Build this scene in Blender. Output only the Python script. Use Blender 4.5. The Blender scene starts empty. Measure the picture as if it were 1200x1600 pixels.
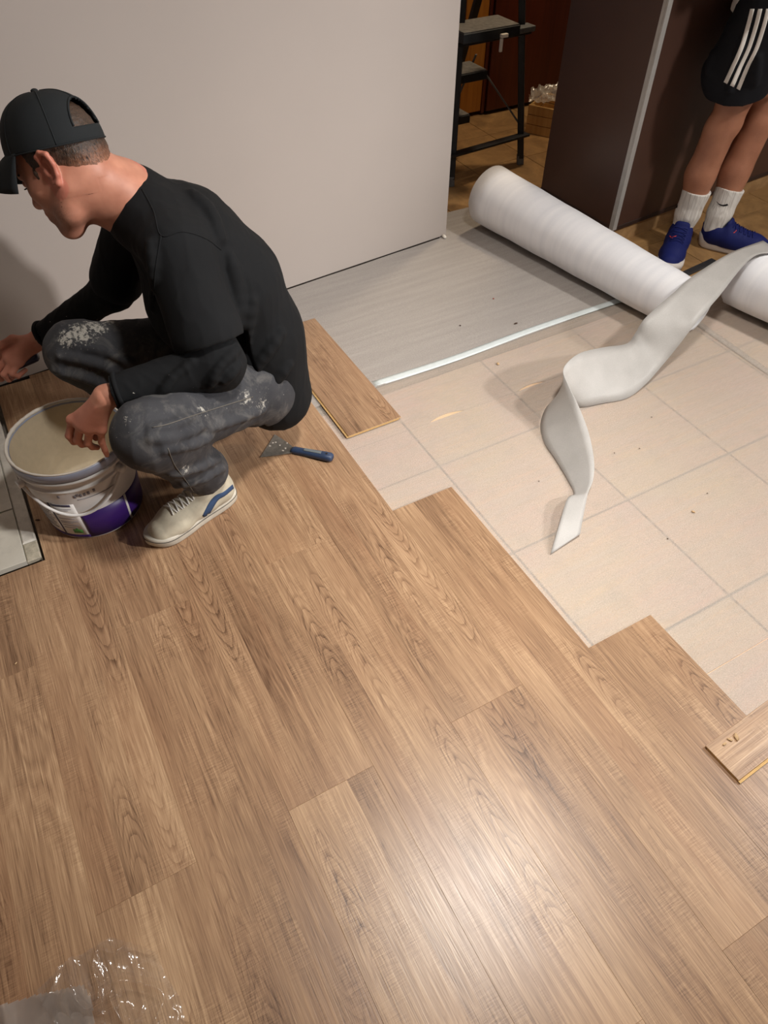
import bpy, bmesh, math, random, time
import numpy as np
from mathutils import Vector, Matrix, noise as mnoise
from mathutils.bvhtree import BVHTree
T0 = time.time()
random.seed(7)
SC = bpy.context.scene
COL = SC.collection

# ------------------------------------------------------------------ camera
F_PX, PITCH, ROLL, YAW = 1106.2, math.radians(48.096), math.radians(-0.279), math.radians(28.491)
CAM = np.array([0.0, 0.0, 1.486])
def cam_axes():
    fh = np.array([math.sin(YAW), math.cos(YAW), 0.0]); rt = np.array([math.cos(YAW), -math.sin(YAW), 0.0])
    f = fh*math.cos(PITCH) + np.array([0, 0, -math.sin(PITCH)]); u = np.cross(rt, f)
    return rt*math.cos(ROLL)+u*math.sin(ROLL), -rt*math.sin(ROLL)+u*math.cos(ROLL), f
RT, UP, FW = cam_axes()
cd = bpy.data.cameras.new('camera'); cam = bpy.data.objects.new('camera', cd); COL.objects.link(cam)
cd.sensor_fit = 'VERTICAL'; cd.sensor_height = 24.0; cd.lens = 24.0*F_PX/1600.0; cd.clip_start = 0.02
M = Matrix.Identity(4)
for i in range(3):
    M[i][0] = RT[i]; M[i][1] = UP[i]; M[i][2] = -FW[i]; M[i][3] = CAM[i]
cam.matrix_world = M
SC.camera = cam

# ------------------------------------------------------------------ world, lamps, exposure
SC.view_settings.view_transform = 'Standard'; SC.view_settings.look = 'None'
SC.view_settings.gamma = 1.0; SC.view_settings.use_curve_mapping = False
SC.view_settings.exposure = 0.42
world = bpy.data.worlds.new('evening'); SC.world = world; world.use_nodes = True
bg = world.node_tree.nodes['Background']; bg.inputs[0].default_value = (0.55, 0.62, 0.85, 1); bg.inputs[1].default_value = 0.16
LAMP_POS = (0.84, 0.60, 2.46)
LAMP_COL = (1.0, 0.965, 0.915)
def area_lamp(name, loc, size, power, col, rot=(0, 0, 0), spread=180):
    l = bpy.data.lights.new(name, 'AREA'); l.shape = 'DISK'; l.size = size; l.energy = power; l.color = col; l.spread = math.radians(spread)
    o = bpy.data.objects.new(name, l); COL.objects.link(o); o.location = loc; o.rotation_euler = rot
    return o
area_lamp('ceiling_lamp_light', LAMP_POS, 0.24, 14.5, LAMP_COL, spread=102)
area_lamp('side_fill_light', (2.95, 0.10, 2.46), 0.24, 33.0, LAMP_COL, spread=150)  # unseen lamp added to brighten the roll, cabinet and standing person
# work spotlight on a stand behind the photographer, aimed at the wall the worker is finishing
WORK_POS, WORK_AIM = Vector((3.08, -1.30, 2.04)), Vector((0.05, 2.25, 0.95))
sp_ = bpy.data.lights.new('work_light', 'SPOT'); sp_.energy = 390.0; sp_.spot_size = math.radians(54); sp_.spot_blend = 0.75; sp_.shadow_soft_size = 0.10; sp_.color = (1.0, 0.97, 0.95)
so_ = bpy.data.objects.new('work_light', sp_); COL.objects.link(so_); so_.location = WORK_POS; so_.rotation_euler = (WORK_AIM-WORK_POS).to_track_quat('-Z', 'Y').to_euler()
area_lamp('hall_fill_light', (2.75, 2.95, 2.46), 0.24, 15.0, (1.0, 0.80, 0.55))  # unseen lamp added to brighten the doors and ladder at the back

# ------------------------------------------------------------------ pixel helpers (a pixel gives a direction only)
def ray(q): return RT*(q[0]-600)/F_PX + UP*(800-q[1])/F_PX + FW
def atz(q, z=0.0):
    d = ray(q); return CAM + d*((z-CAM[2])/d[2])
def aty(q, y):
    d = ray(q); return CAM + d*(y/d[1])
def dep(q, t): return CAM + ray(q)*t

# ------------------------------------------------------------------ materials
MATS = {}
def nmat(name):
    m = bpy.data.materials.new(name); m.use_nodes = True
    nt = m.node_tree; b = nt.nodes['Principled BSDF']; MATS[name] = m
    return m, nt, b
class NB:
    """tiny node-graph builder"""
    def __init__(s, nt): s.nt = nt
    def n(s, t, **kw):
        nd = s.nt.nodes.new(t)
        for k, v in kw.items(): setattr(nd, k, v)
        return nd
    def link(s, a, b): s.nt.links.new(a, b)
    def setin(s, inp, v):
        if isinstance(v, bpy.types.NodeSocket): s.link(v, inp)
        else: inp.default_value = v
    def math(s, op, a, b=0.0, c=None, clamp=False):
        nd = s.n('ShaderNodeMath', operation=op, use_clamp=clamp); s.setin(nd.inputs[0], a); s.setin(nd.inputs[1], b)
        if c is not None: s.setin(nd.inputs[2], c)
        return nd.outputs[0]
    def vmath(s, op, a, b):
        nd = s.n('ShaderNodeVectorMath', operation=op); s.setin(nd.inputs[0], a); s.setin(nd.inputs[1], b); return nd.outputs[0]
    def noise(s, vec, scale=1.0, detail=2.0, rough=0.5, dist=0.0):
        nd = s.n('ShaderNodeTexNoise'); s.setin(nd.inputs['Vector'], vec); nd.inputs['Scale'].default_value = scale
        nd.inputs['Detail'].default_value = detail; nd.inputs['Roughness'].default_value = rough; nd.inputs['Distortion'].default_value = dist
        return nd.outputs['Fac']
    def ramp(s, fac, stops, interp='LINEAR'):
        nd = s.n('ShaderNodeValToRGB'); cr = nd.color_ramp; cr.interpolation = interp
        while len(cr.elements) < len(stops): cr.elements.new(0.5)
        for e, (p, c) in zip(cr.elements, stops):
            e.position = p; e.color = c if len(c) == 4 else (*c, 1)
        s.setin(nd.inputs[0], fac); return nd.outputs[0]
    def maprange(s, v, a, b, c=0.0, d=1.0):
        nd = s.n('ShaderNodeMapRange'); s.setin(nd.inputs[0], v)
        for i, x in enumerate((a, b, c, d)): s.setin(nd.inputs[i+1], x)
        return nd.outputs[0]
    def mix(s, fac, a, b, mode='MIX'):
        nd = s.n('ShaderNodeMix', data_type='RGBA', blend_type=mode)
        s.setin(nd.inputs[0], fac)
        s.setin(nd.inputs[6], (*a, 1) if isinstance(a, tuple) and len(a) == 3 else a)
        s.setin(nd.inputs[7], (*b, 1) if isinstance(b, tuple) and len(b) == 3 else b)
        return nd.outputs[2]
    def obj(s): return s.n('ShaderNodeTexCoord').outputs['Object']
    def sep(s, v):
        nd = s.n('ShaderNodeSeparateXYZ'); s.setin(nd.inputs[0], v); return nd.outputs
    def comb(s, x, y, z):
        nd = s.n('ShaderNodeCombineXYZ')
        for i, v in enumerate((x, y, z)): s.setin(nd.inputs[i], v)
        return nd.outputs[0]
    def bump(s, h, strength=0.3, dist=0.001):
        nd = s.n('ShaderNodeBump'); nd.inputs['Strength'].default_value = strength; nd.inputs['Distance'].default_value = dist
        s.setin(nd.inputs['Height'], h); return nd.outputs[0]
def srgb(r, g, b):
    f = lambda c: (c/255/12.92) if c/255 <= 0.04045 else ((c/255+0.055)/1.055)**2.4
    return (f(r), f(g), f(b))
def simple(name, col, rough=0.6, var=0.12, scale=20.0, metal=0.0, bump=0.0, bdist=0.001, bscale=None, spec=0.5):
    m, nt, b = nmat(name); g = NB(nt); v = g.obj()
    nz = g.noise(v, scale, 4.0, 0.6)
    lo = tuple(c*(1-var) for c in col); hi = tuple(min(1, c*(1+var)) for c in col)
    g.link(g.ramp(nz, [(0.3, lo), (0.7, hi)]), b.inputs['Base Color'])
    b.inputs['Roughness'].default_value = rough; b.inputs['Metallic'].default_value = metal
    b.inputs['Specular IOR Level'].default_value = spec
    if bump: g.link(g.bump(g.noise(v, bscale or scale*4, 4.0), bump, bdist), b.inputs['Normal'])
    return m

# ------------------------------------------------------------------ object helpers
def tag(o, label=None, cat=None, group=None, kind=None):
    if label: o['label'] = label
    if cat: o['category'] = cat
    if group: o['group'] = group
    if kind: o['kind'] = kind
    return o
def link(o, parent=None):
    COL.objects.link(o)
    if parent is not None: o.parent = parent
    return o
def empty(name, loc=(0, 0, 0), rot=(0, 0, 0), parent=None):
    o = bpy.data.objects.new(name, None); o.location = loc; o.rotation_euler = rot; o.empty_display_size = 0.05
    return link(o, parent)
def rawmesh(name, verts, faces, mats, smooth=True, fmat=None):
    me = bpy.data.meshes.new(name)
    me.from_pydata([tuple(map(float, v)) for v in verts], [], [tuple(int(i) for i in f) for f in faces])
    for m in (mats if isinstance(mats, (list, tuple)) else [mats]): me.materials.append(MATS[m] if isinstance(m, str) else m)
    if smooth: me.polygons.foreach_set('use_smooth', [True]*len(me.polygons))
    if fmat is not None: me.polygons.foreach_set('material_index', fmat)
    me.update(); return me
def mobj(name, verts, faces, mat, parent=None, smooth=True, loc=None, rot=None, fmat=None):
    o = bpy.data.objects.new(name, rawmesh(name, verts, faces, mat, smooth, fmat))
    if loc is not None: o.location = loc
    if rot is not None: o.rotation_euler = rot
    return link(o, parent)
def bmobj(name, bm, mat, parent=None, smooth=False, loc=None, rot=None):
    me = bpy.data.meshes.new(name); bmesh.ops.recalc_face_normals(bm, faces=bm.faces); bm.to_mesh(me); bm.free()
    for m in (mat if isinstance(mat, (list, tuple)) else [mat]): me.materials.append(MATS[m])
    if smooth: me.polygons.foreach_set('use_smooth', [True]*len(me.polygons))
    o = bpy.data.objects.new(name, me)
    if loc is not None: o.location = loc
    if rot is not None: o.rotation_euler = rot
    return link(o, parent)
def box_bm(bm, c, s, bev=0.0, rot=None):
    r = bmesh.ops.create_cube(bm, size=1.0)
    vs = r['verts']
    for v in vs: v.co = Vector((v.co.x*s[0], v.co.y*s[1], v.co.z*s[2]))
    if bev:
        es = list({e for v in vs for e in v.link_edges})
        g = bmesh.ops.bevel(bm, geom=es, offset=bev, segments=2, profile=0.5, affect='EDGES')
        vs = list({v for f in g['faces'] for v in f.verts} | {v for v in vs if v.is_valid})
    R = rot if rot is not None else Matrix.Identity(3)
    for v in vs: v.co = R @ v.co + Vector(c)
    return vs
def box(name, c, s, mat, parent=None, bev=0.002, rot=None, loc=None, orot=None):
    bm = bmesh.new(); box_bm(bm, c, s, bev, rot); return bmobj(name, bm, mat, parent, loc=loc, rot=orot)
def bar(name, a, b, w, t, mat, parent=None, bev=0.002, side=(0, 0, 1)):
    """box bar from a to b, w across 'side' x axis, t the other"""
    a, b = Vector(a), Vector(b); d = (b-a); L = d.length; d.normalize()
    s = Vector(side); x = d.cross(s)
    if x.length < 1e-4: x = d.cross(Vector((1, 0, 0)))
    x.normalize(); y = d.cross(x).normalized()
    R = Matrix((x, y, d)).transposed()
    return box(name, (a+b)/2, (w, t, L), mat, parent, bev, R)
def prism(name, poly, z0, z1, mats, parent=None, bev=0.0, loc=None, side_slot=0):
    """extruded outline (counter-clockwise x,y) with a small chamfer on the top rim"""
    n = len(poly); P = np.array(poly, float); V = []; F = []; FM = []
    if bev:
        c = []
        for i in range(n):
            p, a, b = P[i], P[i-1], P[(i+1) % n]
            e1 = (p-a)/np.linalg.norm(p-a); e2 = (b-p)/np.linalg.norm(b-p)
            n1 = np.array([-e1[1], e1[0]]); n2 = np.array([-e2[1], e2[0]])
            k = n1+n2; c.append(p + k*bev/max(0.3, (k@k)/2))
        rings = [(P, z0), (P, z1-bev), (np.array(c), z1)]
    else: rings = [(P, z0), (P, z1)]
    for R, z in rings: V += [(x, y, z) for x, y in R]
    for r in range(len(rings)-1):
        for i in range(n):
            j = (i+1) % n; F.append((r*n+i, r*n+j, (r+1)*n+j, (r+1)*n+i)); FM.append(side_slot if r == 0 else 0)
    F.append(tuple((len(rings)-1)*n+i for i in range(n))); FM.append(0)
    F.append(tuple(reversed(range(n)))); FM.append(side_slot)
    return mobj(name, V, F, mats, parent, False, loc, None, FM)
def catmull(pts, m=8, closed=False):
    P = np.array(pts, float); n = len(P); out = []
    rng = range(n) if closed else range(n-1)
    for i in rng:
        p0 = P[(i-1) % n] if (closed or i > 0) else 2*P[0]-P[1]
        p1, p2 = P[i], P[(i+1) % n]
        p3 = P[(i+2) % n] if (closed or i+2 < n) else 2*P[-1]-P[-2]
        for t in np.arange(m)/m:
            out.append(0.5*((2*p1)+(-p0+p2)*t+(2*p0-5*p1+4*p2-p3)*t*t+(-p0+3*p1-3*p2+p3)*t**3))
    if not closed: out.append(P[-1])
    return np.array(out)
def tube_geo(pts, r, seg=8, closed=False, caps=True):
    P = np.array(pts, float); n = len(P); r = np.broadcast_to(np.array(r, float), (n,))
    V = []; F = []; up = None
    for i in range(n):
        if closed: t = P[(i+1) % n]-P[i-1]
        else: t = P[min(i+1, n-1)]-P[max(i-1, 0)]
        t = t/np.linalg.norm(t)
        if up is None:
            up = np.cross(t, [0, 0, 1.0])
            if np.linalg.norm(up) < 0.1: up = np.cross(t, [1.0, 0, 0])
        up = up - t*(up@t); up /= np.linalg.norm(up); w = np.cross(t, up)
        for s in range(seg):
            a = 2*math.pi*s/seg; V.append(P[i]+r[i]*(up*math.cos(a)+w*math.sin(a)))
    for i in range(n if closed else n-1):
        for s in range(seg):
            a = i*seg+s; b = i*seg+(s+1) % seg; j = (i+1) % n
            F.append((a, j*seg+s, j*seg+(s+1) % seg, b))
    if not closed and caps:
        F.append(tuple(range(seg))); F.append(tuple((n-1)*seg+s for s in reversed(range(seg))))
    return V, F
def tube(name, pts, r, mat, parent=None, seg=8, closed=False):
    V, F = tube_geo(pts, r, seg, closed); return mobj(name, V, F, mat, parent)
def lathe_geo(prof, seg=48, cap0=False, cap1=False):
    V = []; F = []
    for (r, z) in prof:
        for s in range(seg):
            a = 2*math.pi*s/seg; V.append((r*math.cos(a), r*math.sin(a), z))
    for i in range(len(prof)-1):
        for s in range(seg): F.append((i*seg+s, i*seg+(s+1) % seg, (i+1)*seg+(s+1) % seg, (i+1)*seg+s))
    if cap0: F.append(tuple(reversed(range(seg))))
    if cap1: F.append(tuple((len(prof)-1)*seg+s for s in range(seg)))
    return V, F
def strip_geo(Lp, Rp, nrm, th, cross=4, crown=0.0):
    """a thin band between two edges, thickness th along nrm (per row)"""
    n = len(Lp); V = []; F = []
    for side in (0, 1):
        for i in range(n):
            for c in range(cross+1):
                t = c/cross; p = Lp[i]*(1-t)+Rp[i]*t + nrm[i]*(crown*4*t*(1-t))
                V.append(p + nrm[i]*(th*(0.5 if side else -0.5)))
    w = cross+1; o = n*w
    for i in range(n-1):
        for c in range(cross):
            a = i*w+c; F.append((a, a+1, a+w+1, a+w)); F.append((o+a, o+a+w, o+a+w+1, o+a+1))
        F.append((i*w, i*w+w, o+i*w+w, o+i*w)); a = i*w+cross; F.append((a, o+a, o+a+w, a+w))
    for c in range(cross):
        F.append((c, o+c, o+c+1, c+1)); a = (n-1)*w+c; F.append((a, a+1, o+a+1, o+a))
    return V, F

# ------------------------------------------------------------------ implicit surfaces (bodies and clothes)
def V3(*a): return np.array(a, float)
def cone(A, B, r1, r2=None, k=0.02, w=None, fl=1.0, op='+'):
    """rounded cone A-B; w: flatten direction, radius along w is multiplied by fl"""
    return dict(t='c', A=V3(*A), B=V3(*B), r1=r1, r2=r1 if r2 is None else r2, k=k, w=None if w is None else V3(*w)/np.linalg.norm(w), fl=fl, op=op)
def ell(C, R, ax=None, k=0.02, op='+'):
    return dict(t='e', C=V3(*C), R=V3(*R), ax=np.eye(3) if ax is None else np.array(ax, float), k=k, op=op)
def rbox(C, H, ax=None, r=0.005, k=0.005, op='+'):
    return dict(t='b', C=V3(*C), H=V3(*H), ax=np.eye(3) if ax is None else np.array(ax, float), r=r, k=k, op=op)
def chain(pts, rs, k=0.02, **kw):
    return [cone(pts[i], pts[i+1], rs[i], rs[i+1], k, **kw) for i in range(len(pts)-1)]
def p_bound(p):
    if p['t'] == 'c':
        m = max(1.0, p['fl']); c = (p['A']+p['B'])/2; return c, np.linalg.norm(p['A']-p['B'])/2+max(p['r1'], p['r2'])*m
    if p['t'] == 'e': return p['C'], max(p['R'])
    return p['C'], np.linalg.norm(p['H'])+p['r']
def p_eval(p, P):
    if p['t'] == 'c':
        d = p['B']-p['A']; L2 = max(d@d, 1e-12); v = P-p['A']; t = np.clip((v@d)/L2, 0, 1)
        v = v-t[..., None]*d; r = p['r1']+(p['r2']-p['r1'])*t
        if p['w'] is None: return np.sqrt((v*v).sum(-1))-r
        cu = v@p['w']; q2 = (v*v).sum(-1)-cu*cu
        q = np.sqrt((cu/p['fl'])**2+np.maximum(q2, 0))
        return (q-r)*min(1.0, p['fl'])
    if p['t'] == 'e':
        v = (P-p['C'])@p['ax'].T; k0 = np.sqrt(((v/p['R'])**2).sum(-1)); k1 = np.sqrt(((v/p['R']**2)**2).sum(-1))
        return k0*(k0-1)/np.maximum(k1, 1e-9)
    v = np.abs((P-p['C'])@p['ax'].T)-p['H']
    return np.sqrt((np.maximum(v, 0)**2).sum(-1))+np.minimum(v.max(-1), 0)-p['r']
def combine(d, b, k, op):
    if op == '+':
        h = np.maximum(k-np.abs(d-b), 0)/k; return np.minimum(d, b)-h*h*k*0.25
    b = -b; h = np.maximum(k-np.abs(d-b), 0)/k; return np.maximum(d, b)+h*h*k*0.25
def sdf_at(prims, P):
    P = np.asarray(P, float); d = np.full(P.shape[:-1], 10.0)
    for p in prims: d = combine(d, p_eval(p, P), p['k'], p['op'])
    return d
def sdf_geo(prims, h, disp=None, n=12):
    B = [p_bound(p) for p in prims]
    plus = [b for b, p in zip(B, prims) if p['op'] == '+']
    lo = np.min([c-r for c, r in plus], 0)-3*h; hi = np.max([c+r for c, r in plus], 0)+3*h
    nb = np.ceil((hi-lo)/(n*h)).astype(int)
    g = np.stack(np.meshgrid(*[np.arange(x) for x in nb], indexing='ij'), -1).reshape(-1, 3)
    cen = lo+(g+0.5)*n*h; rad = n*h*0.87
    dc = np.full(len(cen), 10.0)
    for p, (c, r) in zip(prims, B):
        dc = combine(dc, p_eval(p, cen), p['k'], p['op'])
    act = np.abs(dc) < rad*1.5+0.006
    g = g[act]; cen = cen[act]; m = n+2
    idx = np.arange(m)-1
    off = np.stack(np.meshgrid(idx, idx, idx, indexing='ij'), -1)*h
    base = lo+g*n*h
    Val = np.full((len(g), m, m, m), 10.0)
    for p, (c, r) in zip(prims, B):
        s = np.nonzero(np.linalg.norm(cen-c, axis=1) < r+rad*1.25+p['k'])[0]
        for q in range(0, len(s), 400):
            ss = s[q:q+400]; P = base[ss][:, None, None, None, :]+off
            Val[ss] = combine(Val[ss], p_eval(p, P), p['k'], p['op'])
    if disp is not None:
        for q in range(0, len(g), 400):
            P = base[q:q+400][:, None, None, None, :]+off; Val[q:q+400] += disp(P)
    S = Val < 0
    corners = [(a, b, c) for a in (0, 1) for b in (0, 1) for c in (0, 1)]
    cnt = sum(S[:, a:a+n+1, b:b+n+1, c:c+n+1].astype(np.int8) for a, b, c in corners)
    bi, ci, cj, ck = np.nonzero((cnt > 0) & (cnt < 8))
    cv = np.stack([Val[bi, ci+a, cj+b, ck+c] for a, b, c in corners], 1)
    acc = np.zeros((len(bi), 3)); num = np.zeros(len(bi)); cc = np.array(corners, float)
    for a in range(8):
        for b in range(a+1, 8):
            if abs(cc[a]-cc[b]).sum() != 1: continue
            x = (cv[:, a] < 0) != (cv[:, b] < 0)
            t = np.where(x, cv[:, a]/np.where(x, cv[:, a]-cv[:, b], 1), 0)
            acc += np.where(x[:, None], cc[a]+(cc[b]-cc[a])*t[:, None], 0); num += x
    pos = base[bi]+(np.stack([ci, cj, ck], 1)-1+acc/num[:, None])*h
    gc = g[bi]*n+np.stack([ci, cj, ck], 1)
    dims = nb*n+4
    gid = (gc[:, 0]*dims[1]+gc[:, 1])*dims[2]+gc[:, 2]
    uid, first = np.unique(gid, return_index=True); verts = pos[first]
    quads = []
    for ax in range(3):
        sl0 = [slice(None)]+[slice(1, n+1)]*3; sl1 = list(sl0); sl1[ax+1] = slice(2, n+2)
        A = S[tuple(sl0)]; Bq = S[tuple(sl1)]
        e = np.nonzero(A != Bq); flip = A[e]
        q = np.stack(e[1:], 1)+1
        u, v = [(1, 2), (2, 0), (0, 1)][ax]
        cells = []
        for du, dv in ((-1, -1), (0, -1), (0, 0), (-1, 0)):
            c = q.copy(); c[:, u] += du; c[:, v] += dv; c = g[e[0]]*n+c
            cells.append((c[:, 0]*dims[1]+c[:, 1])*dims[2]+c[:, 2])
        Q = np.stack(cells, 1); Q[~flip] = Q[~flip][:, ::-1]
        quads.append(Q)
    Q = np.searchsorted(uid, np.concatenate(quads))
    return verts, Q
def np_mesh(name, verts, quads, mats):
    me = bpy.data.meshes.new(name); nv, nq = len(verts), len(quads)
    me.vertices.add(nv); me.vertices.foreach_set('co', verts.astype(np.float32).ravel())
    me.loops.add(nq*4); me.loops.foreach_set('vertex_index', quads.astype(np.int32).ravel())
    me.polygons.add(nq); me.polygons.foreach_set('loop_start', np.arange(nq, dtype=np.int32)*4)
    me.polygons.foreach_set('loop_total', np.full(nq, 4, np.int32))
    me.polygons.foreach_set('use_smooth', np.ones(nq, bool))
    for m in (mats if isinstance(mats, (list, tuple)) else [mats]): me.materials.append(MATS[m])
    me.update(); me.validate(); return me
def sdf_obj(name, prims, h, mat, parent=None, disp=None, want_bvh=False):
    v, q = sdf_geo(prims, h, disp)
    o = link(bpy.data.objects.new(name, np_mesh(name, v, q, mat)), parent)
    if want_bvh: return o, BVHTree.FromPolygons(v.tolist(), q.tolist())
    return o
def set_attr(o, name, vals):
    a = o.data.attributes.new(name, 'FLOAT', 'POINT'); a.data.foreach_set('value', np.asarray(vals, np.float32))
def vco(o):
    a = np.empty(len(o.data.vertices)*3, np.float32); o.data.vertices.foreach_get('co', a); return a.reshape(-1, 3).astype(float)
def hit(q, bvh):
    d = Vector(ray(q)).normalized(); loc, nor, i, t = bvh.ray_cast(Vector(CAM), d)
    if loc is None: return None
    if nor.dot(d) > 0: nor = -nor
    return np.array(loc), np.array(nor)
def decal(name, pxL, pxR, bvh, mat, parent, lift=0.0012, th=0.0012, m=6, cross=3):
    """thin band laid on a surface; its two edges are given as pixels and land on the surface"""
    L = catmull(pxL, m); R = catmull(pxR, m); n = len(L); rows = []
    V = []; F = []
    grid = []
    for i in range(n):
        row = []
        for c in range(cross+1):
            t = c/cross; hh = hit(L[i]*(1-t)+R[i]*t, bvh)
            row.append(hh)
        grid.append(row)
    last = None
    for row in grid:
        for hh in row:
            if hh is not None: last = hh; break
        if last: break
    if last is None: return None
    for row in grid:
        for c in range(len(row)):
            if row[c] is None: row[c] = last
            last = row[c]
    w = cross+1
    for s in (0, 1):
        for row in grid:
            for p, nn in row: V.append(p+nn*(lift if s else lift-th-0.002))
    o = n*w
    for i in range(n-1):
        for c in range(cross):
            a = i*w+c; F.append((o+a, o+a+1, o+a+w+1, o+a+w)); F.append((a, a+w, a+w+1, a+1))
        F.append((i*w, o+i*w, o+i*w+w, i*w+w)); a = i*w+cross; F.append((a, a+w, o+a+w, o+a))
    for c in range(cross):
        F.append((c, c+1, o+c+1, o+c)); a = (n-1)*w+c; F.append((a, o+a, o+a+1, a+1))
    return mobj(name, V, F, mat, parent)

# ================================================================== SURFACE MATERIALS
def laminate_mat():
    m, nt, b = nmat('laminate'); g = NB(nt); v = g.obj()
    rnd = g.n('ShaderNodeObjectInfo').outputs['Random']
    x, y, z = g.sep(v)
    x2 = g.math('MULTIPLY_ADD', rnd, 31.7, x); y2 = g.math('MULTIPLY_ADD', rnd, 57.3, y)
    # printed strips, about three across a plank, each with its own tone that drifts along it
    wob = g.math('MULTIPLY', g.math('SUBTRACT', g.noise(g.comb(g.math('MULTIPLY', x2, 1.0), g.math('MULTIPLY', y2, 1.4), 0.0), 1.0, 2.0), 0.5), 0.006)
    sx = g.math('FLOOR', g.math('DIVIDE', g.math('ADD', g.math('ADD', x, 0.0975), wob), 0.0655))
    wn = g.n('ShaderNodeTexWhiteNoise', noise_dimensions='2D'); g.link(g.comb(sx, g.math('MULTIPLY', rnd, 91.0), 0.0), wn.inputs['Vector'])
    strip0 = wn.outputs['Value']
    strip = g.noise(g.comb(g.math('MULTIPLY', strip0, 97.0), g.math('MULTIPLY', y2, 1.5), 0.0), 1.0, 1.0)
    # broad tone drift, long streaks, fine pores
    xs = g.math('MULTIPLY_ADD', strip0, 3.3, x2)
    broad = g.noise(g.comb(g.math('MULTIPLY', xs, 9.0), g.math('MULTIPLY', y2, 1.1), 0.0), 1.0, 3.0, 0.55)
    streak = g.noise(g.comb(g.math('MULTIPLY', xs, 85.0), g.math('MULTIPLY', y2, 2.2), 3.0), 1.0, 5.0, 0.62, 0.4)
    pores = g.noise(g.comb(g.math('MULTIPLY', xs, 420.0), g.math('MULTIPLY', y2, 9.0), 7.0), 1.0, 3.0, 0.6)
    # cathedral figure: contour lines of a slow stretched field
    fld = g.noise(g.comb(g.math('MULTIPLY', xs, 11.0), g.math('MULTIPLY', y2, 1.5), 11.0), 1.0, 2.0, 0.45, 0.25)
    ring = g.math('FRACT', g.math('MULTIPLY', fld, 19.0))
    ring = g.math('ABSOLUTE', g.math('SUBTRACT', ring, 0.5))
    ringm = g.maprange(g.noise(g.comb(g.math('MULTIPLY', xs, 7.0), g.math('MULTIPLY', y2, 1.6), 23.0), 1.0, 1.0), 0.50, 0.64)
    # nested arches inside some of the strips
    uu = g.math('SUBTRACT', g.math('FRACT', g.math('DIVIDE', g.math('ADD', g.math('ADD', x, 0.0975), wob), 0.0655)), 0.5)
    wv = g.noise(g.comb(g.math('MULTIPLY', xs, 22.0), g.math('MULTIPLY', y2, 7.0), 51.0), 1.0, 3.0, 0.6)
    sgn = g.math('SUBTRACT', g.math('MULTIPLY', g.math('GREATER_THAN', strip0, 0.45), 2.0), 1.0)
    av = g.math('ADD', g.math('MULTIPLY', g.math('MULTIPLY', uu, uu), 17.0), g.math('MULTIPLY', g.math('MULTIPLY', y2, sgn), 23.0))
    av = g.math('FRACT', g.math('MULTIPLY_ADD', wv, 2.6, av))
    arch = g.math('SUBTRACT', 1.0, g.maprange(av, 0.0, 0.42))
    archm = g.math('MULTIPLY', g.maprange(g.noise(g.comb(g.math('MULTIPLY', strip0, 83.0), g.math('MULTIPLY', y2, 1.7), 61.0), 1.0, 1.0), 0.54, 0.62), g.maprange(g.math('ABSOLUTE', uu), 0.47, 0.30))
    dash = g.noise(g.comb(g.math('MULTIPLY', xs, 260.0), g.math('MULTIPLY', y2, 16.0), 71.0), 1.0, 2.0, 0.5)
    dash = g.maprange(dash, 0.60, 0.74)
    # saw marks across the grain
    saw = g.noise(g.comb(g.math('MULTIPLY', xs, 26.0), g.math('MULTIPLY', y2, 430.0), 17.0), 1.0, 3.0, 0.65)
    sawm = g.maprange(g.noise(g.comb(g.math('MULTIPLY', xs, 14.0), g.math('MULTIPLY', y2, 6.0), 31.0), 1.0, 2.0), 0.45, 0.68)
    t = g.math('MULTIPLY_ADD', g.math('SUBTRACT', broad, 0.5), 0.50, 0.5)
    t = g.math('MULTIPLY_ADD', g.math('SUBTRACT', strip, 0.5), 0.62, t)
    t = g.math('MULTIPLY_ADD', g.math('SUBTRACT', rnd, 0.5), 0.10, t)
    t = g.math('MULTIPLY_ADD', g.math('SUBTRACT', streak, 0.5), 0.62, t)
    t = g.math('MULTIPLY_ADD', g.math('SUBTRACT', pores, 0.5), 0.85, t)
    t = g.math('MULTIPLY_ADD', g.math('MULTIPLY', g.math('SUBTRACT', ring, 0.25), ringm), 0.30, t)
    t = g.math('MULTIPLY_ADD', g.math('MULTIPLY', g.math('SUBTRACT', saw, 0.5), sawm), 0.95, t)
    t = g.math('SUBTRACT', t, g.math('MULTIPLY', g.math('MULTIPLY', arch, archm), 0.26))
    t = g.math('SUBTRACT', t, g.math('MULTIPLY', dash, 0.16))
    col = g.ramp(t, [(0.08, srgb(86, 61, 43)), (0.34, srgb(138, 107, 81)), (0.56, srgb(166, 133, 102)), (0.88, srgb(204, 171, 136))])
    warm = g.noise(g.comb(g.math('MULTIPLY', xs, 5.0), g.math('MULTIPLY', y2, 1.3), 41.0), 1.0, 2.0)
    col = g.mix(g.maprange(warm, 0.45, 0.75, 0.0, 0.30), col, srgb(156, 114, 84))
    g.link(col, b.inputs['Base Color'])
    rr = g.maprange(g.math('ADD', pores, g.math('MULTIPLY', streak, 0.5)), 0.5, 1.0, 0.40, 0.31)
    g.link(rr, b.inputs['Roughness']); b.inputs['Specular IOR Level'].default_value = 0.5
    hgt = g.math('ADD', g.math('ADD', g.math('MULTIPLY', pores, 0.5), g.math('MULTIPLY', streak, 0.7)), g.math('MULTIPLY', g.math('MULTIPLY', saw, sawm), 0.6))
    g.link(g.bump(hgt, 0.45, 0.0006), b.inputs['Normal'])
laminate_mat()
simple('fibreboard', srgb(205, 168, 112), 0.85, 0.12, 150, bump=0.3)
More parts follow.
